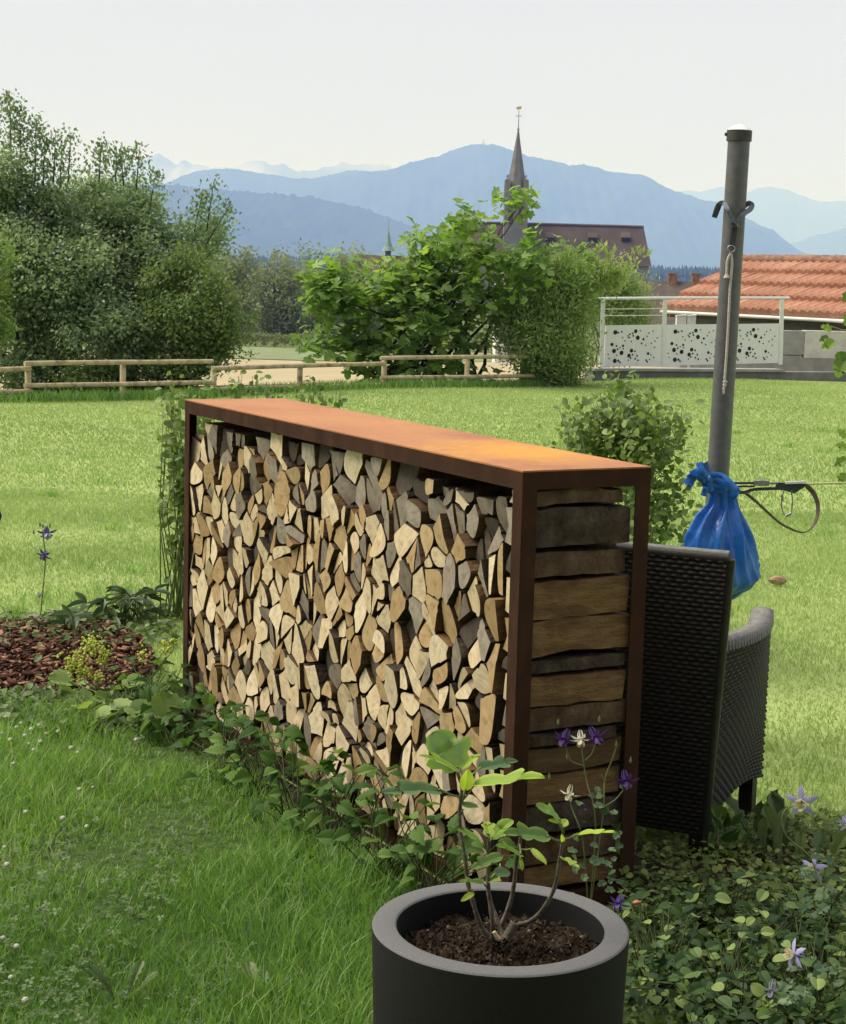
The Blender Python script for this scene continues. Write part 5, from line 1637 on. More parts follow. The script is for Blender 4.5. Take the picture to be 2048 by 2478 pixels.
# berry plants along the foot of the log wall
mb = MB()
poly = [on_line(-.05, -.02), on_line(LEN + .2, -.02), on_line(LEN + .2, -.13), on_line(1.3, -.15), on_line(.3, -.18), on_line(-.15, -.14)]
mb.face([q + uz * .012 for q in poly]); tag(mb.build('soil_strip', M_SOIL), kind='structure')
GB = 'leafy berry plants along the foot of the log wall'
BL = ['leafy berry plant nearest the planter at the foot of the log wall', 'second berry plant from the planter along the log wall', 'berry plant below the near third of the log wall', 'berry plant below the middle of the log wall', 'berry plant just past the middle of the log wall', 'berry plant below the far third of the log wall',
      'second berry plant from the far left post', 'berry plant around the foot of the far left post', 'small berry plant spreading left of the far post']
for k, (u_, hgt, nl) in enumerate(((.12, .20, 42), (.38, .21, 44), (.68, .19, 42), (.98, .17, 40), (1.28, .16, 40), (1.58, .14, 36), (1.88, .13, 34), (2.2, .16, 36), (2.46, .10, 16))):
    b = on_line(u_, -.16)
    pts = []
    for j in range(nl):
        uu = u_ + R.normal() * .13; ww = -.13 + R.normal() * .075
        ww = min(ww, -.035)
        hh = (.03 + hgt * R.random()) * (1.15 - .9 * max(0, -ww - .15) / .3)
        pts.append(on_line(uu, ww) + uz * max(.02, hh))
    low_plant('berry_plant', BL[k], tuple(b), pts, BERRY, .060, mat_stem=M_DSTEM, group=GB, face=(-.25, -.35, .95))

# right hand bed in front of the chair
mb = MB()
poly = [gnd(1380, 2560), gnd(1500, 2150), gnd(1545, 2040), gnd(1700, 2090), gnd(1850, 2030), gnd(2120, 2010), gnd(2200, 2600)]
mb.face([q + uz * .010 for q in poly]); tag(mb.build('bed_soil', M_SOIL), kind='structure')


def bed_pts(n_, xr, yr, h0, h1):
    out = []
    for _ in range(n_):
        px, py = R.uniform(*xr), R.uniform(*yr)
        z = R.uniform(h0, h1)
        out.append(gnd(px, py, z))
    return out


GR = 'leafy shrubs in the flower bed'
for lab, xr, yr, h, nn, b in (('leafy low shrub right beside the planter', (1520, 1680), (2170, 2478), (.02, .20), 150, (1600, 2440)),
                              ('leafy low shrub at the bottom edge between planter and frame corner', (1650, 1850), (2230, 2500), (.02, .20), 165, (1760, 2500)),
                              ('leafy low shrub in the bottom right corner', (1830, 2070), (2250, 2520), (.02, .18), 160, (1960, 2520)),
                              ('small leafy shrub behind the others, below the chair', (1600, 1850), (2120, 2260), (.02, .18), 100, (1730, 2240)),
                              ('small leafy shrub at the right edge below the tall columbine', (1850, 2070), (2120, 2280), (.02, .18), 90, (1960, 2260))):
    low_plant('rose_shrub', lab, tuple(gnd(*b)), bed_pts(nn, xr, yr, *h), ROSEL, .036, mat_stem=M_DSTEM, group=GR, face=(-.1, -.25, 1), spread=.4)
# fill of small weeds between them
n_ = 9000
px, py = R.uniform(1500, 2080, n_), R.uniform(1960, 2478, n_)
okm = ~((px < 1560) & (py < 2100))
pos = np.array([tuple(gnd(a, b, R.random() ** 2 * .13 * min(1, (b - 1940) / 200))) for a, b in zip(px[okm], py[okm])])
N = len(pos)
tag(leaves('ground_cover', T_OVAL, pos, R.normal(size=(N, 3)) * [1, 1, .35], R.normal(size=(N, 3)) * .35 + [0, -.15, 1], .018 * R.uniform(.6, 1.5, N), np.clip(R.random(N) * .75 + .3 * np.clip((pos[:, 1] - 4.0) / .6, 0, 1), 0, 1), leafmat('cover_leaf', [(0, (.03, .06, .018)), (.5, (.09, .14, .04)), (1, (.26, .32, .10))], .35, .6, spec=.2)), kind='stuff')

# ------------------------------------------------------------------ columbines
M_PURP = leafmat('purple_petal', [(0, (.045, .012, .17)), (1, (.10, .03, .28))], .25, .6)
M_VIOL = leafmat('blue_violet_petal', [(0, (.04, .02, .26)), (1, (.12, .08, .42))], .25, .6)
M_LAV = leafmat('lavender_petal', [(0, (.30, .28, .60)), (1, (.48, .46, .76))], .3, .6, (1, 1, 1))
M_CREAM = leafmat('cream_petal', [(0, (.68, .66, .50)), (1, (.80, .79, .68))], .3, .6, (1, 1, 1))
M_GREYV = leafmat('faded_petal', [(0, (.22, .23, .32)), (1, (.42, .42, .52))], .3, .6, (1, 1, 1))


def bloom(parent, c, axis, size, m_out, m_in, name='flower'):
    """columbine flower: five pointed sepals, a cup of five rounded petals, five spurs pointing back"""
    c = Vector(c); ax = Vector(axis).normalized()
    q = ax.orthogonal().normalized(); r2 = ax.cross(q)
    V, T = [], []
    for k in range(5):
        a = 2 * math.pi * k / 5 + .3
        d = q * math.cos(a) + r2 * math.sin(a); t_ = ax.cross(d)
        pts = [(0, 0, .0), (.20, .45, .08), (.17, .8, .02), (0, 1.15, -.1), (-.17, .8, .02), (-.20, .45, .08), (0, .55, .16)]
        i = len(V)
        for (x, y, z) in pts: V.append(c + (t_ * x + d * y + ax * z) * size * .55)
        T += [(i, i + 1, i + 6), (i + 1, i + 2, i + 6), (i + 2, i + 3, i + 6), (i + 3, i + 4, i + 6), (i + 4, i + 5, i + 6), (i + 5, i, i + 6)]
    o = bulk(name, np.array([tuple(v) for v in V]), np.array(T), R.random(len(V)), m_out, parent)
    V, T = [], []
    for k in range(5):
        a = 2 * math.pi * (k + .5) / 5 + .3
        d = q * math.cos(a) + r2 * math.sin(a); t_ = ax.cross(d)
        pts = [(-.1, .05, 0), (.1, .05, 0), (.22, .3, .4), (.15, .36, .62), (0, .38, .68), (-.15, .36, .62), (-.22, .3, .4)]
        i = len(V)
        for (x, y, z) in pts: V.append(c + (t_ * x + d * y + ax * z) * size * .55)
        T += [(i, i + 1, i + 2), (i, i + 2, i + 6), (i + 6, i + 2, i + 3), (i + 6, i + 3, i + 5), (i + 5, i + 3, i + 4)]
    bulk('petal_cup', np.array([tuple(v) for v in V]), np.array(T), R.random(len(V)), m_in, o)
    mb = MB()
    for k in range(5):
        a = 2 * math.pi * (k + .5) / 5 + .3
        d = q * math.cos(a) + r2 * math.sin(a)
        mb.tube([c + d * size * .08, c + (d * .22 - ax * .35) * size * .6, c + (d * .12 - ax * .75) * size * .6], [size * .05, size * .03, size * .012], 5, caps=False)
    i0 = bulk('spurs', np.array(mb.v), np.array([t3 for f in mb.f for t3 in ((f[0], f[1], f[2]), (f[0], f[2], f[3]))]), np.full(len(mb.v), .4), m_out, o)
    mb = MB()
    for k in range(9):
        mb.tube([c, c + (ax * .6 + q * R.normal() * .12 + r2 * R.normal() * .12) * size * .6], [.0008, .0012], 4)
    mb.build('stamens', flat('stamen_yellow', (.6, .5, .12)) if 'stamen_yellow' not in bpy.data.materials else bpy.data.materials['stamen_yellow'], o)
    return o


def stem(parent, pts, r=.0016):
    mb = MB(); mb.tube(smooth_pts([Vector(p) for p in pts], 4), r, 6); return mb.build('stem', M_STEM, parent)


z7 = lambda X_, Y_, Y=4.16: at(850 + X_ / 2.3147, 1650 + Y_ / 2.3147, Y)
pcb = gnd(1425, 2225)
pc = thing('columbine', tuple(pcb), 'tall columbine with purple and cream flowers in front of the open store end', 'flower')
bx = Vector(pcb)
for pts in (([bx, z7(1370, 800), z7(1320, 560), z7(1300, 440), z7(1290, 370)]), ([z7(1305, 470), z7(1230, 440), z7(1200, 350)]), ([z7(1310, 440), z7(1350, 400), z7(1365, 340)]), ([bx, z7(1410, 760), z7(1420, 560), z7(1460, 440), z7(1485, 370)]), ([z7(1415, 700), z7(1480, 660), z7(1530, 600)]), ([bx, z7(1300, 900), z7(1240, 720), z7(1222, 660)]), ([z7(1422, 560), z7(1400, 520)])):
    stem(pc, pts)
bloom(pc, z7(1195, 318), (-.3, -.4, -.6), .058, M_PURP, M_PURP)
bloom(pc, z7(1368, 305), (.3, -.4, -.5), .060, M_PURP, M_PURP)
bloom(pc, z7(1285, 320), (0, -.5, -.7), .05, M_CREAM, M_CREAM)
bloom(pc, z7(1538, 552), (.1, -.5, -.6), .060, M_PURP, M_PURP)
bloom(pc, z7(1222, 625), (-.2, -.2, -.9), .048, M_CREAM, M_CREAM)
bloom(pc, z7(1310, 700), (.2, -.4, -.7), .02, M_PURP, M_PURP)
for k in range(34):
    q = z7(R.uniform(1190, 1520), R.uniform(560, 1200), 4.16 + R.normal() * .04)
    if R.random() < .4: q = z7(R.uniform(1250, 1500), R.uniform(920, 1080), 4.16 + R.normal() * .03)
    put('leaf', pick(COLL), pc, q, (R.normal(), R.normal() * .5, R.normal() * .3), (R.normal() * .3, -.5, .8), .024 * R.uniform(.7, 1.2))
for k, (a, b) in enumerate(((1485, 365), (1160, 240), (1390, 225), (1565, 455), (1210, 430), (1110, 545))):
    mb = MB(); q = z7(a, b); mb.tube([q, q + uz * .006, q + uz * .016], [.0018, .0032, .0008], 6); mb.build('bud', M_STEM, pc)
vc = thing('columbine', tuple(gnd(1500, 2240)), 'single blue violet columbine flower just behind the planter rim', 'flower')
bloom(vc, z7(1500, 1240, 3.95), (-.2, -.5, -.5), .05, M_VIOL, M_VIOL)
stem(vc, [gnd(1505, 2260), z7(1512, 1290, 3.97), z7(1505, 1215, 3.96), z7(1500, 1225, 3.95)])
z2_ = lambda X_, Y_, Y=4.1: at(1450 + X_ / 2.537, 1650 + Y_ / 2.537, Y)
rb_ = thing('rosebud', tuple(z2_(228, 1356, 4.05)), 'small coral pink bud at the foot of the rusty post', 'flower')
mb = MB(); q = z2_(228, 1356, 4.05); mb.tube([q + Vector((-.008, 0, 0)), q, q + Vector((.012, 0, .002))], [.002, .007, .002], 8); mb.build('bud', flat('coral', (.55, .16, .12)), rb_)
mb = MB(); mb.tube([q + Vector((.01, 0, 0)), Vector((q.x + .02, q.y, 0))], .0012, 5); mb.build('stem', M_STEM, rb_)
GC = 'lavender and white columbines on the right'
for lab, c_, axis, sz, mo, mi, st_, nl in (
        ('largest lavender and white columbine flower, highest on the right', (1245, 735, 4.1), (-.35, -.85, -.1), .070, M_LAV, M_CREAM, [(1400, 1500), (1330, 1150), (1160, 960), (1125, 860), (1140, 790), (1195, 760)], 5),
        ('small lavender columbine flower at the right edge below the largest', (1320, 1140, 4.2), (-.6, -.7, .1), .060, M_LAV, M_CREAM, [(1450, 1800), (1420, 1500), (1370, 1290), (1335, 1190)], 6),
        ('lavender columbine facing left with a cream cup above the bottom leaves', (1200, 1675, 3.70), (-.9, -.4, .25), .060, M_LAV, M_CREAM, [(1330, 2100), (1310, 1850), (1250, 1740)], 5),
        ('greyish wilted columbine drooping among the bottom leaves', (1060, 1890, 3.56), (-.2, -.4, -.8), .05, M_GREYV, M_GREYV, [(1100, 2150), (1120, 1960), (1085, 1850)], 3)):
    b = z2_(*st_[0], c_[2]); b.z = 0
    t = thing('columbine', tuple(b), lab, 'flower', GC)
    bloom(t, z2_(*c_), axis, sz, mo, mi)
    stem(t, [b] + [z2_(*q, c_[2] + .02) for q in st_[1:]] + [Vector(z2_(*c_)) - Vector(axis).normalized() * .01], .0018)
    for k in range(nl * 3):
        q = z2_(R.normal() * 90 + st_[1][0], R.uniform(st_[1][1] - 120, st_[0][1]), c_[2] + R.normal() * .06)
        put('leaf', pick(COLL), t, q, (R.normal(), R.normal() * .5, R.normal() * .3), (R.normal() * .3, -.4, .9), .034 * R.uniform(.7, 1.2))
for k, (a, b, Y) in enumerate(((1512, 860, 4.2),)):
    t = thing('columbine', tuple(gnd(2065, 2300)), 'lavender columbine cut off by the right edge of the frame', 'flower', GC)
    bloom(t, z2_(1525, 860, 4.2), (.2, -.8, -.3), .05, M_LAV, M_CREAM)
    stem(t, [gnd(2065, 2300), z2_(1530, 1200, 4.2), z2_(1528, 870, 4.22)])
ye = thing('yellow_flower', tuple(gnd(2060, 2500)), 'frilly yellow flower at the right edge near the bottom', 'flower')
bloom(ye, z2_(1500, 1870, 3.9), (-.3, -.7, .4), .05, leafmat('yellow_petal', [(0, (.5, .38, .08)), (1, (.65, .52, .16))], .3, .6), M_MFLOW)
stem(ye, [gnd(2060, 2500), z2_(1505, 2000, 3.92), z2_(1500, 1880, 3.91)])
# tall weeds beside the chair leg
wd = thing('weed', tuple(gnd(1735, 2100)), 'bright green upright weed growing beside the chair leg', 'plant')
for k in range(22):
    px, py = 1735 + R.normal() * 22, R.uniform(1965, 2090)
    put('leaf', pick(BERRY), wd, at(px, py, 4.93 + R.normal() * .03), (R.normal() * .6, R.normal() * .3, .7), (R.normal() * .4, -.9, .4), .05 * R.uniform(.6, 1.2), .6)
stem(wd, [gnd(1735, 2100), at(1736, 2030, 4.93), at(1732, 1960, 4.93)], .003)
dw = thing('dandelion', tuple(gnd(2000, 2110)), 'dandelion with long upright leaves right of the chair', 'plant')
for k in range(16):
    px, py = R.uniform(1860, 2048), R.uniform(1900, 2080)
    q = gnd(px, 2120)
    put('leaf', pick(DAND), dw, (q.x, q.y + R.uniform(0, .3), .0), (R.normal() * .35, R.normal() * .3, 1), (R.normal(), -1, .2), R.uniform(.10, .2))

# ------------------------------------------------------------------ left bed: bark mulch, lady's mantle, peony, columbine
mulch_poly = [gnd(a, b) for a, b in ((-140, 1540), (60, 1525), (240, 1520), (330, 1560), (390, 1625), (300, 1700), (120, 1715), (-140, 1650))]
mb = MB(); mb.face([q + uz * .012 for q in mulch_poly[::-1]]); tag(mb.build('mulch_bed', M_SOIL), kind='structure')


def inside(poly, x, y):
    c = np.zeros(len(x), bool)
    n_ = len(poly)
    for i in range(n_):
        x0, y0, x1, y1 = poly[i][0], poly[i][1], poly[(i + 1) % n_][0], poly[(i + 1) % n_][1]
        k = ((y0 > y) != (y1 > y)) & (x < (x1 - x0) * (y - y0) / ((y1 - y0) or 1e-9) + x0)
        c ^= k
    return c


MX = [q.x for q in mulch_poly]; MY = [q.y for q in mulch_poly]
n_ = 6500
x, y = R.uniform(min(MX), max(MX), n_), R.uniform(min(MY), max(MY), n_)
k = inside(mulch_poly, x, y); x, y = x[k], y[k]; N = len(x)
T_CH = (np.array([[-.18, -.5, 0], [.2, -.42, .02], [.24, .45, .0], [-.14, .52, .05], [-.15, -.4, -.12], [.16, .4, -.12]]), np.array([[0, 1, 2], [0, 2, 3], [0, 4, 1], [1, 4, 5], [1, 5, 2], [2, 5, 3], [3, 5, 4], [3, 4, 0]]))
pos = np.column_stack([x, y, .02 + R.random(N) * .035])
tag(leaves('bark_mulch', T_CH, pos, R.normal(size=(N, 3)) * [1, 1, .3], R.normal(size=(N, 3)) * .45 + [0, 0, 1], .02 + .05 * R.random(N) ** 2, R.random(N), M_CHIP), kind='stuff')

pxl = lambda a, b, z: gnd(a, b, z)
pp = np.array([(R.uniform(-30, 430), R.uniform(1485, 1560)) for _ in range(900)] + [(R.uniform(60, 430), R.uniform(1655, 1760)) for _ in range(1100)] + [(R.uniform(-30, 160), R.uniform(1660, 1740)) for _ in range(500)] + [(R.uniform(0, 420), R.uniform(1540, 1700)) for _ in range(90)])
pos = np.array([tuple(gnd(a, b, .01 + .05 * R.random())) for a, b in pp]); N = len(pos)
tag(leaves('ground_cover', T_OVAL, pos, R.normal(size=(N, 3)) * [1, 1, .5], R.normal(size=(N, 3)) * .4 + [0, -.2, 1], .03 * R.uniform(.5, 1.5, N), R.random(N) * .9, M_SHRUB), kind='stuff')
lm = low_plant('ladys_mantle', 'lady\'s mantle with yellow green flower sprays in front of the bark mulch', tuple(gnd(300, 1730)),
               [pxl(R.uniform(165, 420), R.uniform(1650, 1740), R.uniform(.02, .10)) for _ in range(46)], MANTL, .085, face=(-.1, -.35, 1), spread=.5)
V_, T_, tt_ = [], [], []
ico = np.array([[0, 0, 1], [.9, 0, .3], [.28, .85, .3], [-.73, .53, .3], [-.73, -.53, .3], [.28, -.85, .3], [0, 0, -.6]])
icf = np.array([[0, 1, 2], [0, 2, 3], [0, 3, 4], [0, 4, 5], [0, 5, 1], [6, 2, 1], [6, 3, 2], [6, 4, 3], [6, 5, 4], [6, 1, 5]])
for (cx, cy, w_, h_, k_) in ((222, 1560, 24, 26, 90), (180, 1600, 28, 28, 110), (250, 1585, 18, 24, 60), (205, 1630, 22, 18, 60), (236, 1640, 16, 12, 40), (397, 1555, 7, 6, 18), (420, 1552, 8, 6, 22), (402, 1572, 12, 14, 40), (345, 1585, 10, 20, 26)):
    Yl = gnd(300, 1730).y + .05
    P_ = np.array([tuple(at(cx + R.normal() * w_ * .5, cy + R.normal() * h_ * .5, Yl + R.normal() * .03)) for _ in range(k_)])
    leaves('flower_spray', (ico, icf), P_, R.normal(size=(k_, 3)), R.normal(size=(k_, 3)), .006 * R.uniform(.7, 1.4, k_), R.random(k_), M_MFLOW, lm)['kind'] = 'stuff'
    mb = MB(); mb.tube([gnd(300, 1730) + Vector((.0, .05, 0)), at(cx, cy + 20, Yl), at(cx, cy, Yl)], .0018, 5); mb.build('flower_stalk', M_STEM, lm)
for lab, (cx, cy), npt, (sx, sy), Yp in (('peony plant with dark pointed leaves between mulch and lawn', (318, 1512), 30, (70, 60), 8.0), ('lower peony plant left of the tall one, behind the mulch', (200, 1522), 20, (70, 26), 8.0)):
    b = gnd(cx, cy)
    pts = [at(cx + R.normal() * sx * .6, cy - sy * (.35 + 1.1 * R.random() * (1 if sx == 70 else 1)), b.y + R.normal() * .08) for _ in range(npt)]
    for q in pts: q.z = max(q.z, .03)
    low_plant('peony', lab, tuple(b), pts, PEON, .115, cat='plant', group='peony plants behind the mulch', face=(0, -.3, 1), spread=1.0, tri=True, droop=.0)
lc = thing('columbine', tuple(gnd(95, 1520)), 'slender columbine with small violet flowers on the lawn at left', 'flower')
b = gnd(95, 1520); Yc_ = b.y
stem(lc, [b, at(103, 1440, Yc_), at(110, 1350, Yc_), at(104, 1290, Yc_), at(113, 1280, Yc_)], .003)
bloom(lc, at(114, 1289, Yc_), (.2, -.5, -.6), .08, M_VIOL, M_LAV)
bloom(lc, at(107, 1343, Yc_), (-.2, -.6, -.5), .065, M_VIOL, M_VIOL)
bloom(lc, at(96, 1440, Yc_), (0, -.6, -.5), .03, M_GREYV, M_GREYV)
for (a, b2) in ((97, 1270), (104, 1273), (82, 1288), (121, 1272)):
    mb = MB(); q = at(a, b2, Yc_); mb.tube([q - uz * .01, q, q + uz * .012], [.002, .005, .001], 6); mb.build('bud', M_STEM, lc)
for k in range(16):
    put('leaf', pick(COLL), lc, at(R.uniform(60, 200), R.uniform(1510, 1545), Yc_ - .1), (R.normal(), R.normal() * .4, .2), (0, -.3, 1), .06)
sp_ = thing('spike_plant', tuple(gnd(-4, 1500)), 'purple flower spike cut by the left edge', 'flower')
mb = MB(); mb.tube([gnd(-4, 1500), at(-2, 1250, gnd(-4, 1500).y)], .003, 5); mb.tube([at(-2, 1262, gnd(-4, 1500).y), at(-1, 1248, gnd(-4, 1500).y), at(-1, 1234, gnd(-4, 1500).y)], [.006, .012, .003], 7); mb.build('spike', M_PURP, sp_)


# ------------------------------------------------------------------ shrubs behind and beside the store
def small_shrub(name, label, base, blobs, ncl, per, sig, size, mat, stems, tpl=T_OVAL, cat='shrub'):
    t = thing(name, base, label, cat)
    c, o = balls(blobs, ncl, .45)
    pos, d, u, sc, ti = foliage(c, o, per, sig, size, -.1, .5)
    pos[:, 2] = np.maximum(pos[:, 2], .02)
    leaves('foliage', tpl, pos, d, u, sc, ti, mat, t)
    mb = MB()
    limbs(mb, base, stems, .008, .03, 5)
    mb.build('stems', M_STEM, t)
    return t


YS1 = 7.6
BB = [(1490, 1060, 75), (1560, 1040, 75), (1530, 1120, 80), (1590, 1110, 50), (1460, 1090, 45), (1600, 1230, 50), (1620, 1300, 50), (1560, 1250, 70), (1420, 1040, 35), (1500, 980, 40), (1400, 1070, 30)]
blobs = [px_blob(a, b, YS1 + R.uniform(-.12, .12), c) for a, b, c in BB]
t = small_shrub('garden_shrub', 'round green shrub growing behind the right end of the wood store', tuple(gnd(1560, 1470)), blobs, 210, 12, .055, .034, leafmat('light_shrub_leaf', [(0, (.08, .14, .04)), (.6, (.16, .24, .08)), (1, (.30, .38, .14))], .4, .5), [b[0] for b in blobs] * 2)
arr = []
mb = MB()
for k in range(52):
    px = R.uniform(1370, 1650); p0 = at(px + R.normal() * 12, 1080, YS1 + R.normal() * .1); p1 = at(px + R.normal() * 25, R.uniform(925, 1040) + abs(px - 1510) * .25, YS1 + R.normal() * .1)
    s = np.linspace(0, 1, 9)[:, None]
    arr.append(np.array(p0) + (np.array(p1) - np.array(p0)) * s + R.normal(size=(9, 3)) * .014)
    mb.tube([p0, p1], [.003, .001], 4, caps=False)
mb.build('shoots', M_STEM, t)
pos = np.vstack(arr); N = len(pos)
leaves('shoot_leaves', T_OVAL, pos, R.normal(size=(N, 3)) + [0, 0, .5], R.normal(size=(N, 3)) * .6 + [0, -.2, .8], .028 * R.uniform(.6, 1.2, N), R.uniform(.4, 1, N), M_SHRUB, t)

YS2 = 7.9
t = thing('leafy_bush', tuple(gnd(410, 1560)), 'tall leafy shoots standing behind the far left post of the store', 'shrub')
arr = []; mb = MB()
for k in range(34):
    px = R.choice([R.uniform(395, 450), R.uniform(440, 530), R.uniform(400, 520)])
    pyt = {True: R.uniform(905, 1010), False: R.uniform(960, 1150)}[bool(R.random() < .5)]
    p0 = gnd(430 + R.normal() * 22, 1500); p1 = at(px, pyt, YS2 + R.normal() * .12)
    pm = Vector(p0).lerp(p1, .5) + Vector((R.normal() * .05, R.normal() * .03, 0))
    nl = 30
    s = np.linspace(.52 if R.random() < .8 else .25, 1, nl)[:, None]
    line = (1 - s) ** 2 * np.array(p0) + 2 * s * (1 - s) * np.array(pm) + s ** 2 * np.array(p1)
    arr.append(line + R.normal(size=(nl, 3)) * .022)
    mb.tube([p0, pm, p1], [.004, .003, .001], 4, caps=False)
mb.build('stems', M_STEM, t)
pos = np.vstack(arr); N = len(pos)
leaves('foliage', T_OVAL, pos, R.normal(size=(N, 3)) * [1, .6, .8] + [0, 0, .1], R.normal(size=(N, 3)) * .5 + [0, -.35, .8], .038 * R.uniform(.55, 1.2, N), np.clip(R.random(N) * .6 + .4, 0, 1), M_SHRUB, t)
t = thing('leafy_bush', tuple(gnd(690, 1500)), 'thin leafy shoots showing above the far end of the rusty top', 'shrub')
arr = []; mb = MB()
for k in range(30):
    px = R.uniform(560, 835)
    pyt = R.uniform(905, 975) + max(0, px - 760) * .5
    p0 = gnd(px + R.normal() * 20, 1470); p1 = at(px, pyt, YS2 - .15 + R.normal() * .1)
    nl = 34
    s = np.linspace(.3, 1, nl)[:, None]
    arr.append(np.array(p0) + (np.array(p1) - np.array(p0)) * s + R.normal(size=(nl, 3)) * .022)
    mb.tube([p0, p1], [.004, .001], 4, caps=False)
mb.build('stems', M_STEM, t)
pos = np.vstack(arr); N = len(pos)
leaves('foliage', T_OVAL, pos, R.normal(size=(N, 3)) * [1, .6, .8], R.normal(size=(N, 3)) * .5 + [0, -.35, .8], .032 * R.uniform(.55, 1.2, N), np.clip(R.random(N) * .8 + .2, 0, 1), M_SHRUB, t)

# sprigs that reach into the frame from the right
t = thing('fig_sapling', tuple(gnd(2150, 1700)), 'bright green fig leaves reaching in from the right edge', 'shrub')
Yg = gnd(2150, 1700).y
for (a, b, d_, s) in ((2035, 850, (.1, 0, -1), .062), (2020, 825, (-.8, 0, -.5), .045), (2042, 870, (-.4, -.3, -1), .06), (2012, 800, (-.6, .1, .3), .035), (2050, 790, (.2, 0, .8), .05), (2005, 815, (-.8, 0, -.4), .03), (2046, 730, (.2, -.2, .9), .04), (2046, 1060, (-.5, 0, .6), .035), (2050, 1110, (-.6, 0, -.4), .045), (2046, 1145, (-.4, 0, -.8), .04), (2052, 1085, (-.7, 0, .2), .04)):
    put('leaf', pick(FIGSP), t, at(a, b, Yg), d_, (0, -.8, .5), s * 1.25)
mb = MB(); mb.tube(smooth_pts([gnd(2150, 1700), at(2150, 1200, Yg), at(2110, 830, Yg), at(2040, 800, Yg), at(2010, 790, Yg)]), .003, 6); mb.tube([at(2140, 1150, Yg), at(2050, 1090, Yg)], .002, 5); mb.build('stems', M_STEM, t)

# piece of dry bark on the lawn
q = gnd(1882, 1414)
mb = MB(); rows = []
for k in range(7):
    s = -1 + 2 * k / 6; w_ = .022 * math.sqrt(max(0, 1 - s * s)) + .003
    rows.append([(q.x + s * .055, q.y + w_ * 1.3 * math.cos(a), q.z + .022 + w_ * math.sin(a) + .006 * math.sin(3 * s + a)) for a in np.linspace(0, 6.283, 9)[:-1]])
mb.grid(rows, 0, False, closed=True); mb.face(rows[0][::-1]); mb.face(rows[-1])
tag(mb.build('bark_piece', pmat('dry_bark', [(.3, (.20, .13, .07)), (.7, (.42, .31, .17))], 40, .9, .6)), 'piece of dry brown bark lying on the lawn below the blue bag', 'bark')

# ------------------------------------------------------------------ grass
store_poly = [S(-.02, -.03, 0), S(LEN + .02, -.03, 0), S(LEN + .02, WID + .02, 0), S(-.02, WID + .02, 0)]
strip_poly = [on_line(-.05, -.02), on_line(LEN + .2, -.02), on_line(LEN + .2, -.09), on_line(1.3, -.11), on_line(.3, -.13), on_line(-.15, -.1)]
bed_poly = [gnd(1380, 2560), gnd(1500, 2150), gnd(1545, 2060), gnd(1700, 2110), gnd(1850, 2060), gnd(2120, 2030), gnd(2200, 2600)]
LG = [gnd(a, b) for a, b in ((-300, 1745), (120, 1735), (330, 1750), (430, 1790))] + [on_line(2.0, -.09), on_line(1.3, -.11), on_line(.3, -.13), on_line(-.2, -.10), gnd(1100, 2700), gnd(800, 2900), gnd(-400, 2900)]
mb = MB(); mb.face([q + uz * .008 for q in LG]); tag(mb.build('long_grass_ground', pmat('thatch', [(.3, (.03, .055, .016)), (.7, (.07, .11, .035))], 30, .95, .6, 120, spec=.1)), kind='structure')


def vnoise(x, y, f, seed):
    r = np.random.default_rng(seed); z = 0
    for k in range(6):
        a = r.uniform(0, 6.28); ff = f * r.uniform(.6, 1.7)
        z = z + np.sin((x * math.cos(a) + y * math.sin(a)) * ff + r.uniform(0, 6.28))
    return z / 6 * 1.6


def blades(name, x, y, h, wd_, lean, tint, mat, z0=None):
    N = len(x)
    a = R.uniform(0, 2 * math.pi, N); ax, ay = np.cos(a), np.sin(a)
    la = R.uniform(0, 2 * math.pi, N); lx, ly = np.cos(la) * lean, np.sin(la) * lean
    z = bz(x, y) if z0 is None else z0
    P0 = np.column_stack([x - ax * wd_ / 2, y - ay * wd_ / 2, z]); P1 = np.column_stack([x + ax * wd_ / 2, y + ay * wd_ / 2, z])
    mx_, my_ = x + lx * .35, y + ly * .35
    P2 = np.column_stack([mx_ - ax * wd_ * .4, my_ - ay * wd_ * .4, z + h * .6]); P3 = np.column_stack([mx_ + ax * wd_ * .4, my_ + ay * wd_ * .4, z + h * .6])
    P4 = np.column_stack([x + lx, y + ly, z + h])
    V = np.stack([P0, P1, P2, P3, P4], 1).reshape(-1, 3)
    i = np.arange(N)[:, None] * 5
    T = np.concatenate([i + [0, 1, 3], i + [0, 3, 2], i + [2, 3, 4]], 1).reshape(-1, 3)
    return tag(bulk(name, V, T, np.repeat(tint, 5), mat), kind='stuff')


def sample(n_, x0, x1, y0, y1, mg=.12):
    y = y0 + (y1 - y0) * R.random(n_); x = R.uniform(x0, x1, n_)
    k = (np.abs(x) < .262 * y + mg) | ((np.abs(x) < .42 * y + .8) & (R.random(n_) < .45))   # thinner beyond the sides of the view
    return x[k], y[k]


# long grass at the lower left
x, y = sample(240000, -3.0, 1.8, 2.7, 8.0)
k = inside(LG, x, y) & ~inside(strip_poly, x, y) & (np.hypot(x - PC.x, y - PC.y) > .25)
x, y = x[k], y[k]; N = len(x)
v1, v2 = vnoise(x, y, 5, 1), vnoise(x, y, 14, 2)
h = np.clip(.062 + .035 * v1 + .02 * v2, .02, .14) * R.uniform(.5, 1.25, N)
blades('grass', x, y, h, R.uniform(.0022, .0045, N), h * R.uniform(.2, .95, N), np.clip(.42 + .22 * vnoise(x, y, 3, 5) + R.normal(size=N) * .2 + (R.random(N) < .03) * .5, 0, 1), M_GRASSN)
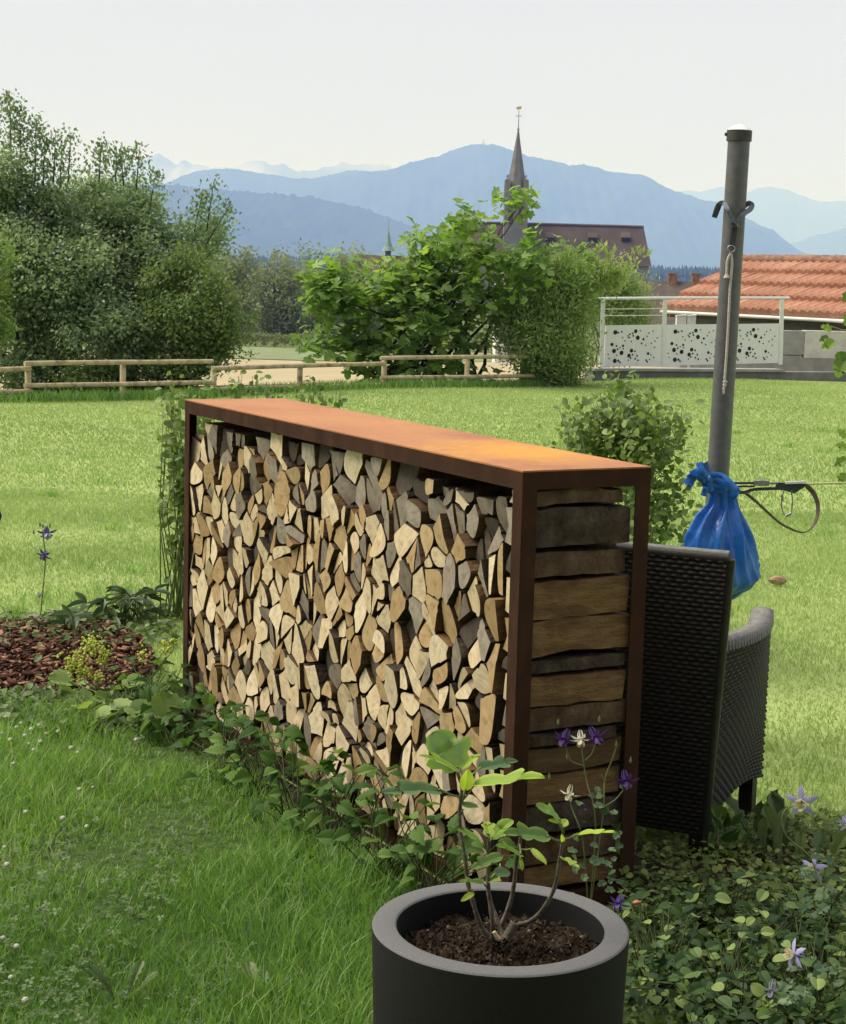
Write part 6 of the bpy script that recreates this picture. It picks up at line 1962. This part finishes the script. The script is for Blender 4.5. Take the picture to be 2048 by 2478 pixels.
# mown lawn, near
x, y = sample(420000, -5.2, 5.2, 3.6, 12.5)
k = ~inside(LG, x, y) & ~inside(strip_poly, x, y) & ~inside(store_poly, x, y) & ~inside(bed_poly, x, y) & ~inside(mulch_poly, x, y) & (np.hypot(x - PC.x, y - PC.y) > .27)
x, y = x[k], y[k]; N = len(x)
h = np.clip(.026 + .014 * vnoise(x, y, 3, 9), .012, .055) * R.uniform(.6, 1.3, N)
blades('lawn_grass', x, y, h, R.uniform(.003, .006, N), h * R.uniform(.3, 1.0, N), np.clip(.45 + .22 * vnoise(x, y, 2.2, 12) + .18 * vnoise(x, y, .5, 23) + R.normal(size=N) * .17, 0, 1), M_GRASSF)
# mown lawn, far
x, y = sample(430000, -10.5, 11.5, 12, 30)
k = y < edge(x) + .2
x, y = x[k], y[k]; N = len(x)
h = .024 * R.uniform(.6, 1.3, N)
blades('lawn_grass', x, y, h, R.uniform(.007, .013, N), h * R.uniform(.3, 1.0, N), np.clip(.47 + .2 * vnoise(x, y, .7, 15) + .17 * vnoise(x, y, .3, 21) + .12 * vnoise(x, y, 2.4, 22) + R.normal(size=N) * .11, 0, 1), M_GRASSF)
# small daisies and clover heads scattered in the far lawn
pp = np.array([(R.normal() * 110 + 1880, R.normal() * 45 + 1150) for _ in range(110)] + [(R.uniform(0, 2048), R.uniform(960, 1400)) for _ in range(60)])
pos = np.array([tuple(gnd(a, b, .03)) for a, b in pp]); N = len(pos)
tag(leaves('lawn_daisies', (ico, icf), pos, R.normal(size=(N, 3)), R.normal(size=(N, 3)), .008 * R.uniform(.6, 1.4, N), R.random(N), M_CREAM), kind='stuff')
# a few coarser tufts in the lawn
xs_, ys_ = [], []
for _ in range(60):
    q = gnd(R.uniform(0, 2048), R.uniform(985, 1500)); n2 = int(R.integers(25, 70)); sp2 = R.uniform(.03, .12)
    xs_.append(q.x + R.normal(size=n2) * sp2); ys_.append(q.y + R.normal(size=n2) * sp2)
x, y = np.concatenate(xs_), np.concatenate(ys_)
k = ~inside(store_poly, x, y) & (y < edge(x)); x, y = x[k], y[k]; N = len(x)
blades('grass_tufts', x, y, .055 * R.uniform(.5, 1.3, N), R.uniform(.005, .009, N), R.uniform(.01, .05, N), np.clip(R.random(N) * .6 + .2, 0, 1), M_GRASSN)
# rough grass along the fence foot
x = R.uniform(-6, 2.2, 9000); y = 25.35 + .953 * x + R.normal(size=9000) * .18
blades('rough_grass', x, y, R.uniform(.05, .16, 9000), np.full(9000, .012), R.uniform(.02, .1, 9000), R.random(9000) * .7, M_GRASSN)
# clover leaves and flower heads
n_ = 3200
px, py = R.uniform(-40, 760, n_), R.uniform(1735, 2490, n_)
k = R.random(n_) < np.clip(.9 - px / 700 + .4 * np.sin(px * .02 + py * .015), .05, 1)
pos = np.array([tuple(gnd(a, b, R.uniform(.015, .06))) for a, b in zip(px[k], py[k])]); N = len(pos)
tag(leaves('clover', T_CLOVER, pos, R.normal(size=(N, 3)) * [1, 1, .1], R.normal(size=(N, 3)) * .25 + [0, -.15, 1], .010 * R.uniform(.6, 1.4, N), R.random(N) * .7, M_CLOVER), kind='stuff')
M_CLF = pmat('white_clover', [(.3, (.36, .38, .27)), (.7, (.62, .62, .54))], 300, .8, .5, 600)
mb = MB(); rows = []
for k in range(6):
    th = math.pi * k / 5
    rows.append([(.010 * math.sin(th) * (1 + .18 * (j % 2)) * math.cos(j * .698), .010 * math.sin(th) * (1 + .18 * (j % 2)) * math.sin(j * .698), .009 * math.cos(th)) for j in range(9)])
mb.grid(rows, 0, False, closed=True)
CLP = [(330, 1790, 'beside the longest grass tuft at the bed edge'), (178, 1810, 'left of the pair'), (190, 1821, 'right of the pair'), (35, 1848, ''), (195, 1910, ''), (228, 1905, ''), (65, 1965, 'tall'), (16, 2050, ''), (20, 2092, ''), (150, 1980, ''), (342, 2334, 'near the bottom'), (30, 2365, 'near the bottom left corner'), (60, 2420, 'in the bottom left corner'), (80, 1765, ''), (60, 1780, ''), (95, 1755, ''), (40, 1760, ''), (110, 1775, ''), (25, 1790, ''), (70, 1800, ''), (10, 1775, ''), (100, 1795, ''), (140, 1770, ''), (55, 1750, ''), (20, 1735, ''), (85, 1815, ''), (210, 2000, ''), (10, 2270, ''), (38, 2290, '')]
NUMW = ['leftmost', 'second', 'third', 'fourth', 'fifth', 'sixth', 'seventh', 'eighth', 'ninth', 'tenth', 'eleventh', 'twelfth', 'thirteenth', 'fourteenth', 'fifteenth', 'sixteenth', 'seventeenth']
first = None
ZON = {}
for k, (px, py, wh_) in enumerate(CLP):
    q = gnd(px + R.normal() * 3, py, .065)
    if first is None: o = mb.build('clover_flower', M_CLF); first = o
    else: o = first.copy(); COL.objects.link(o)
    o.location = q; o.scale = (R.uniform(.5, .9),) * 3
    zone = 'in the clover patch at the upper left' if py < 1830 else 'in the long grass at the left edge' if py < 2150 else 'in the short clover at the lower left'
    tag(o, None, 'clover flower', 'white clover heads in the grass'); ZON.setdefault(zone, []).append((q.x / q.y, o))
for zone, L_ in ZON.items():
    for k, (_, o) in enumerate(sorted(L_, key=lambda q: q[0])):
        o['label'] = (f'leftmost white clover head {zone}' if k == 0 else f'rightmost white clover head {zone}' if k == len(L_) - 1 else f'{NUMW[k]} white clover head from the left {zone}')
# broad leaved weeds at the bottom edge
for lab, px, py, nn in (('pale broad leaved weed rosette at the bottom left of centre', 300, 2440, 5), ('bright green broad leaved weed near the bottom edge left of the planter', 640, 2440, 5)):
    b = gnd(px, py)
    t = thing('dandelion', tuple(b), lab, 'plant', 'broad leaved weeds in the near grass')
    for k in range(nn):
        a = R.uniform(0, 6.28)
        put('leaf', pick(DAND), t, b + Vector((math.cos(a) * .02, math.sin(a) * .02, .02)), (math.cos(a), math.sin(a), R.uniform(.5, 1.6)), (0, -.2, 1), R.uniform(.06, .10))

# ------------------------------------------------------------------ haze: the air between here and the mountains
zmax = max((max((o.matrix_world @ Vector(c)).z for c in o.bound_box) for o in SC.objects if o.type == 'MESH' and o.name.split('.')[0] in ('main_mountain', 'middle_hill', 'snowy_peaks', 'pale_mountain', 'pale_hill', 'near_hill', 'summit_mast')))
mb = MB(); mb.abox(-41000, 41000, -450, 41000, -10.2, zmax + 60)
m = bpy.data.materials.new('air'); m.use_nodes = True; n = m.node_tree; n.nodes.clear()
ov = n.nodes.new('ShaderNodeOutputMaterial'); pv = n.nodes.new('ShaderNodeVolumePrincipled')
pv.inputs['Color'].default_value = (.26, .415, 1.0, 1); pv.inputs['Density'].default_value = 1.55e-4
pv.inputs['Absorption Color'].default_value = (1, 1, 1, 1); pv.inputs['Anisotropy'].default_value = 0.0
n.links.new(pv.outputs[0], ov.inputs['Volume'])
tag(mb.build('haze', m), kind='stuff')
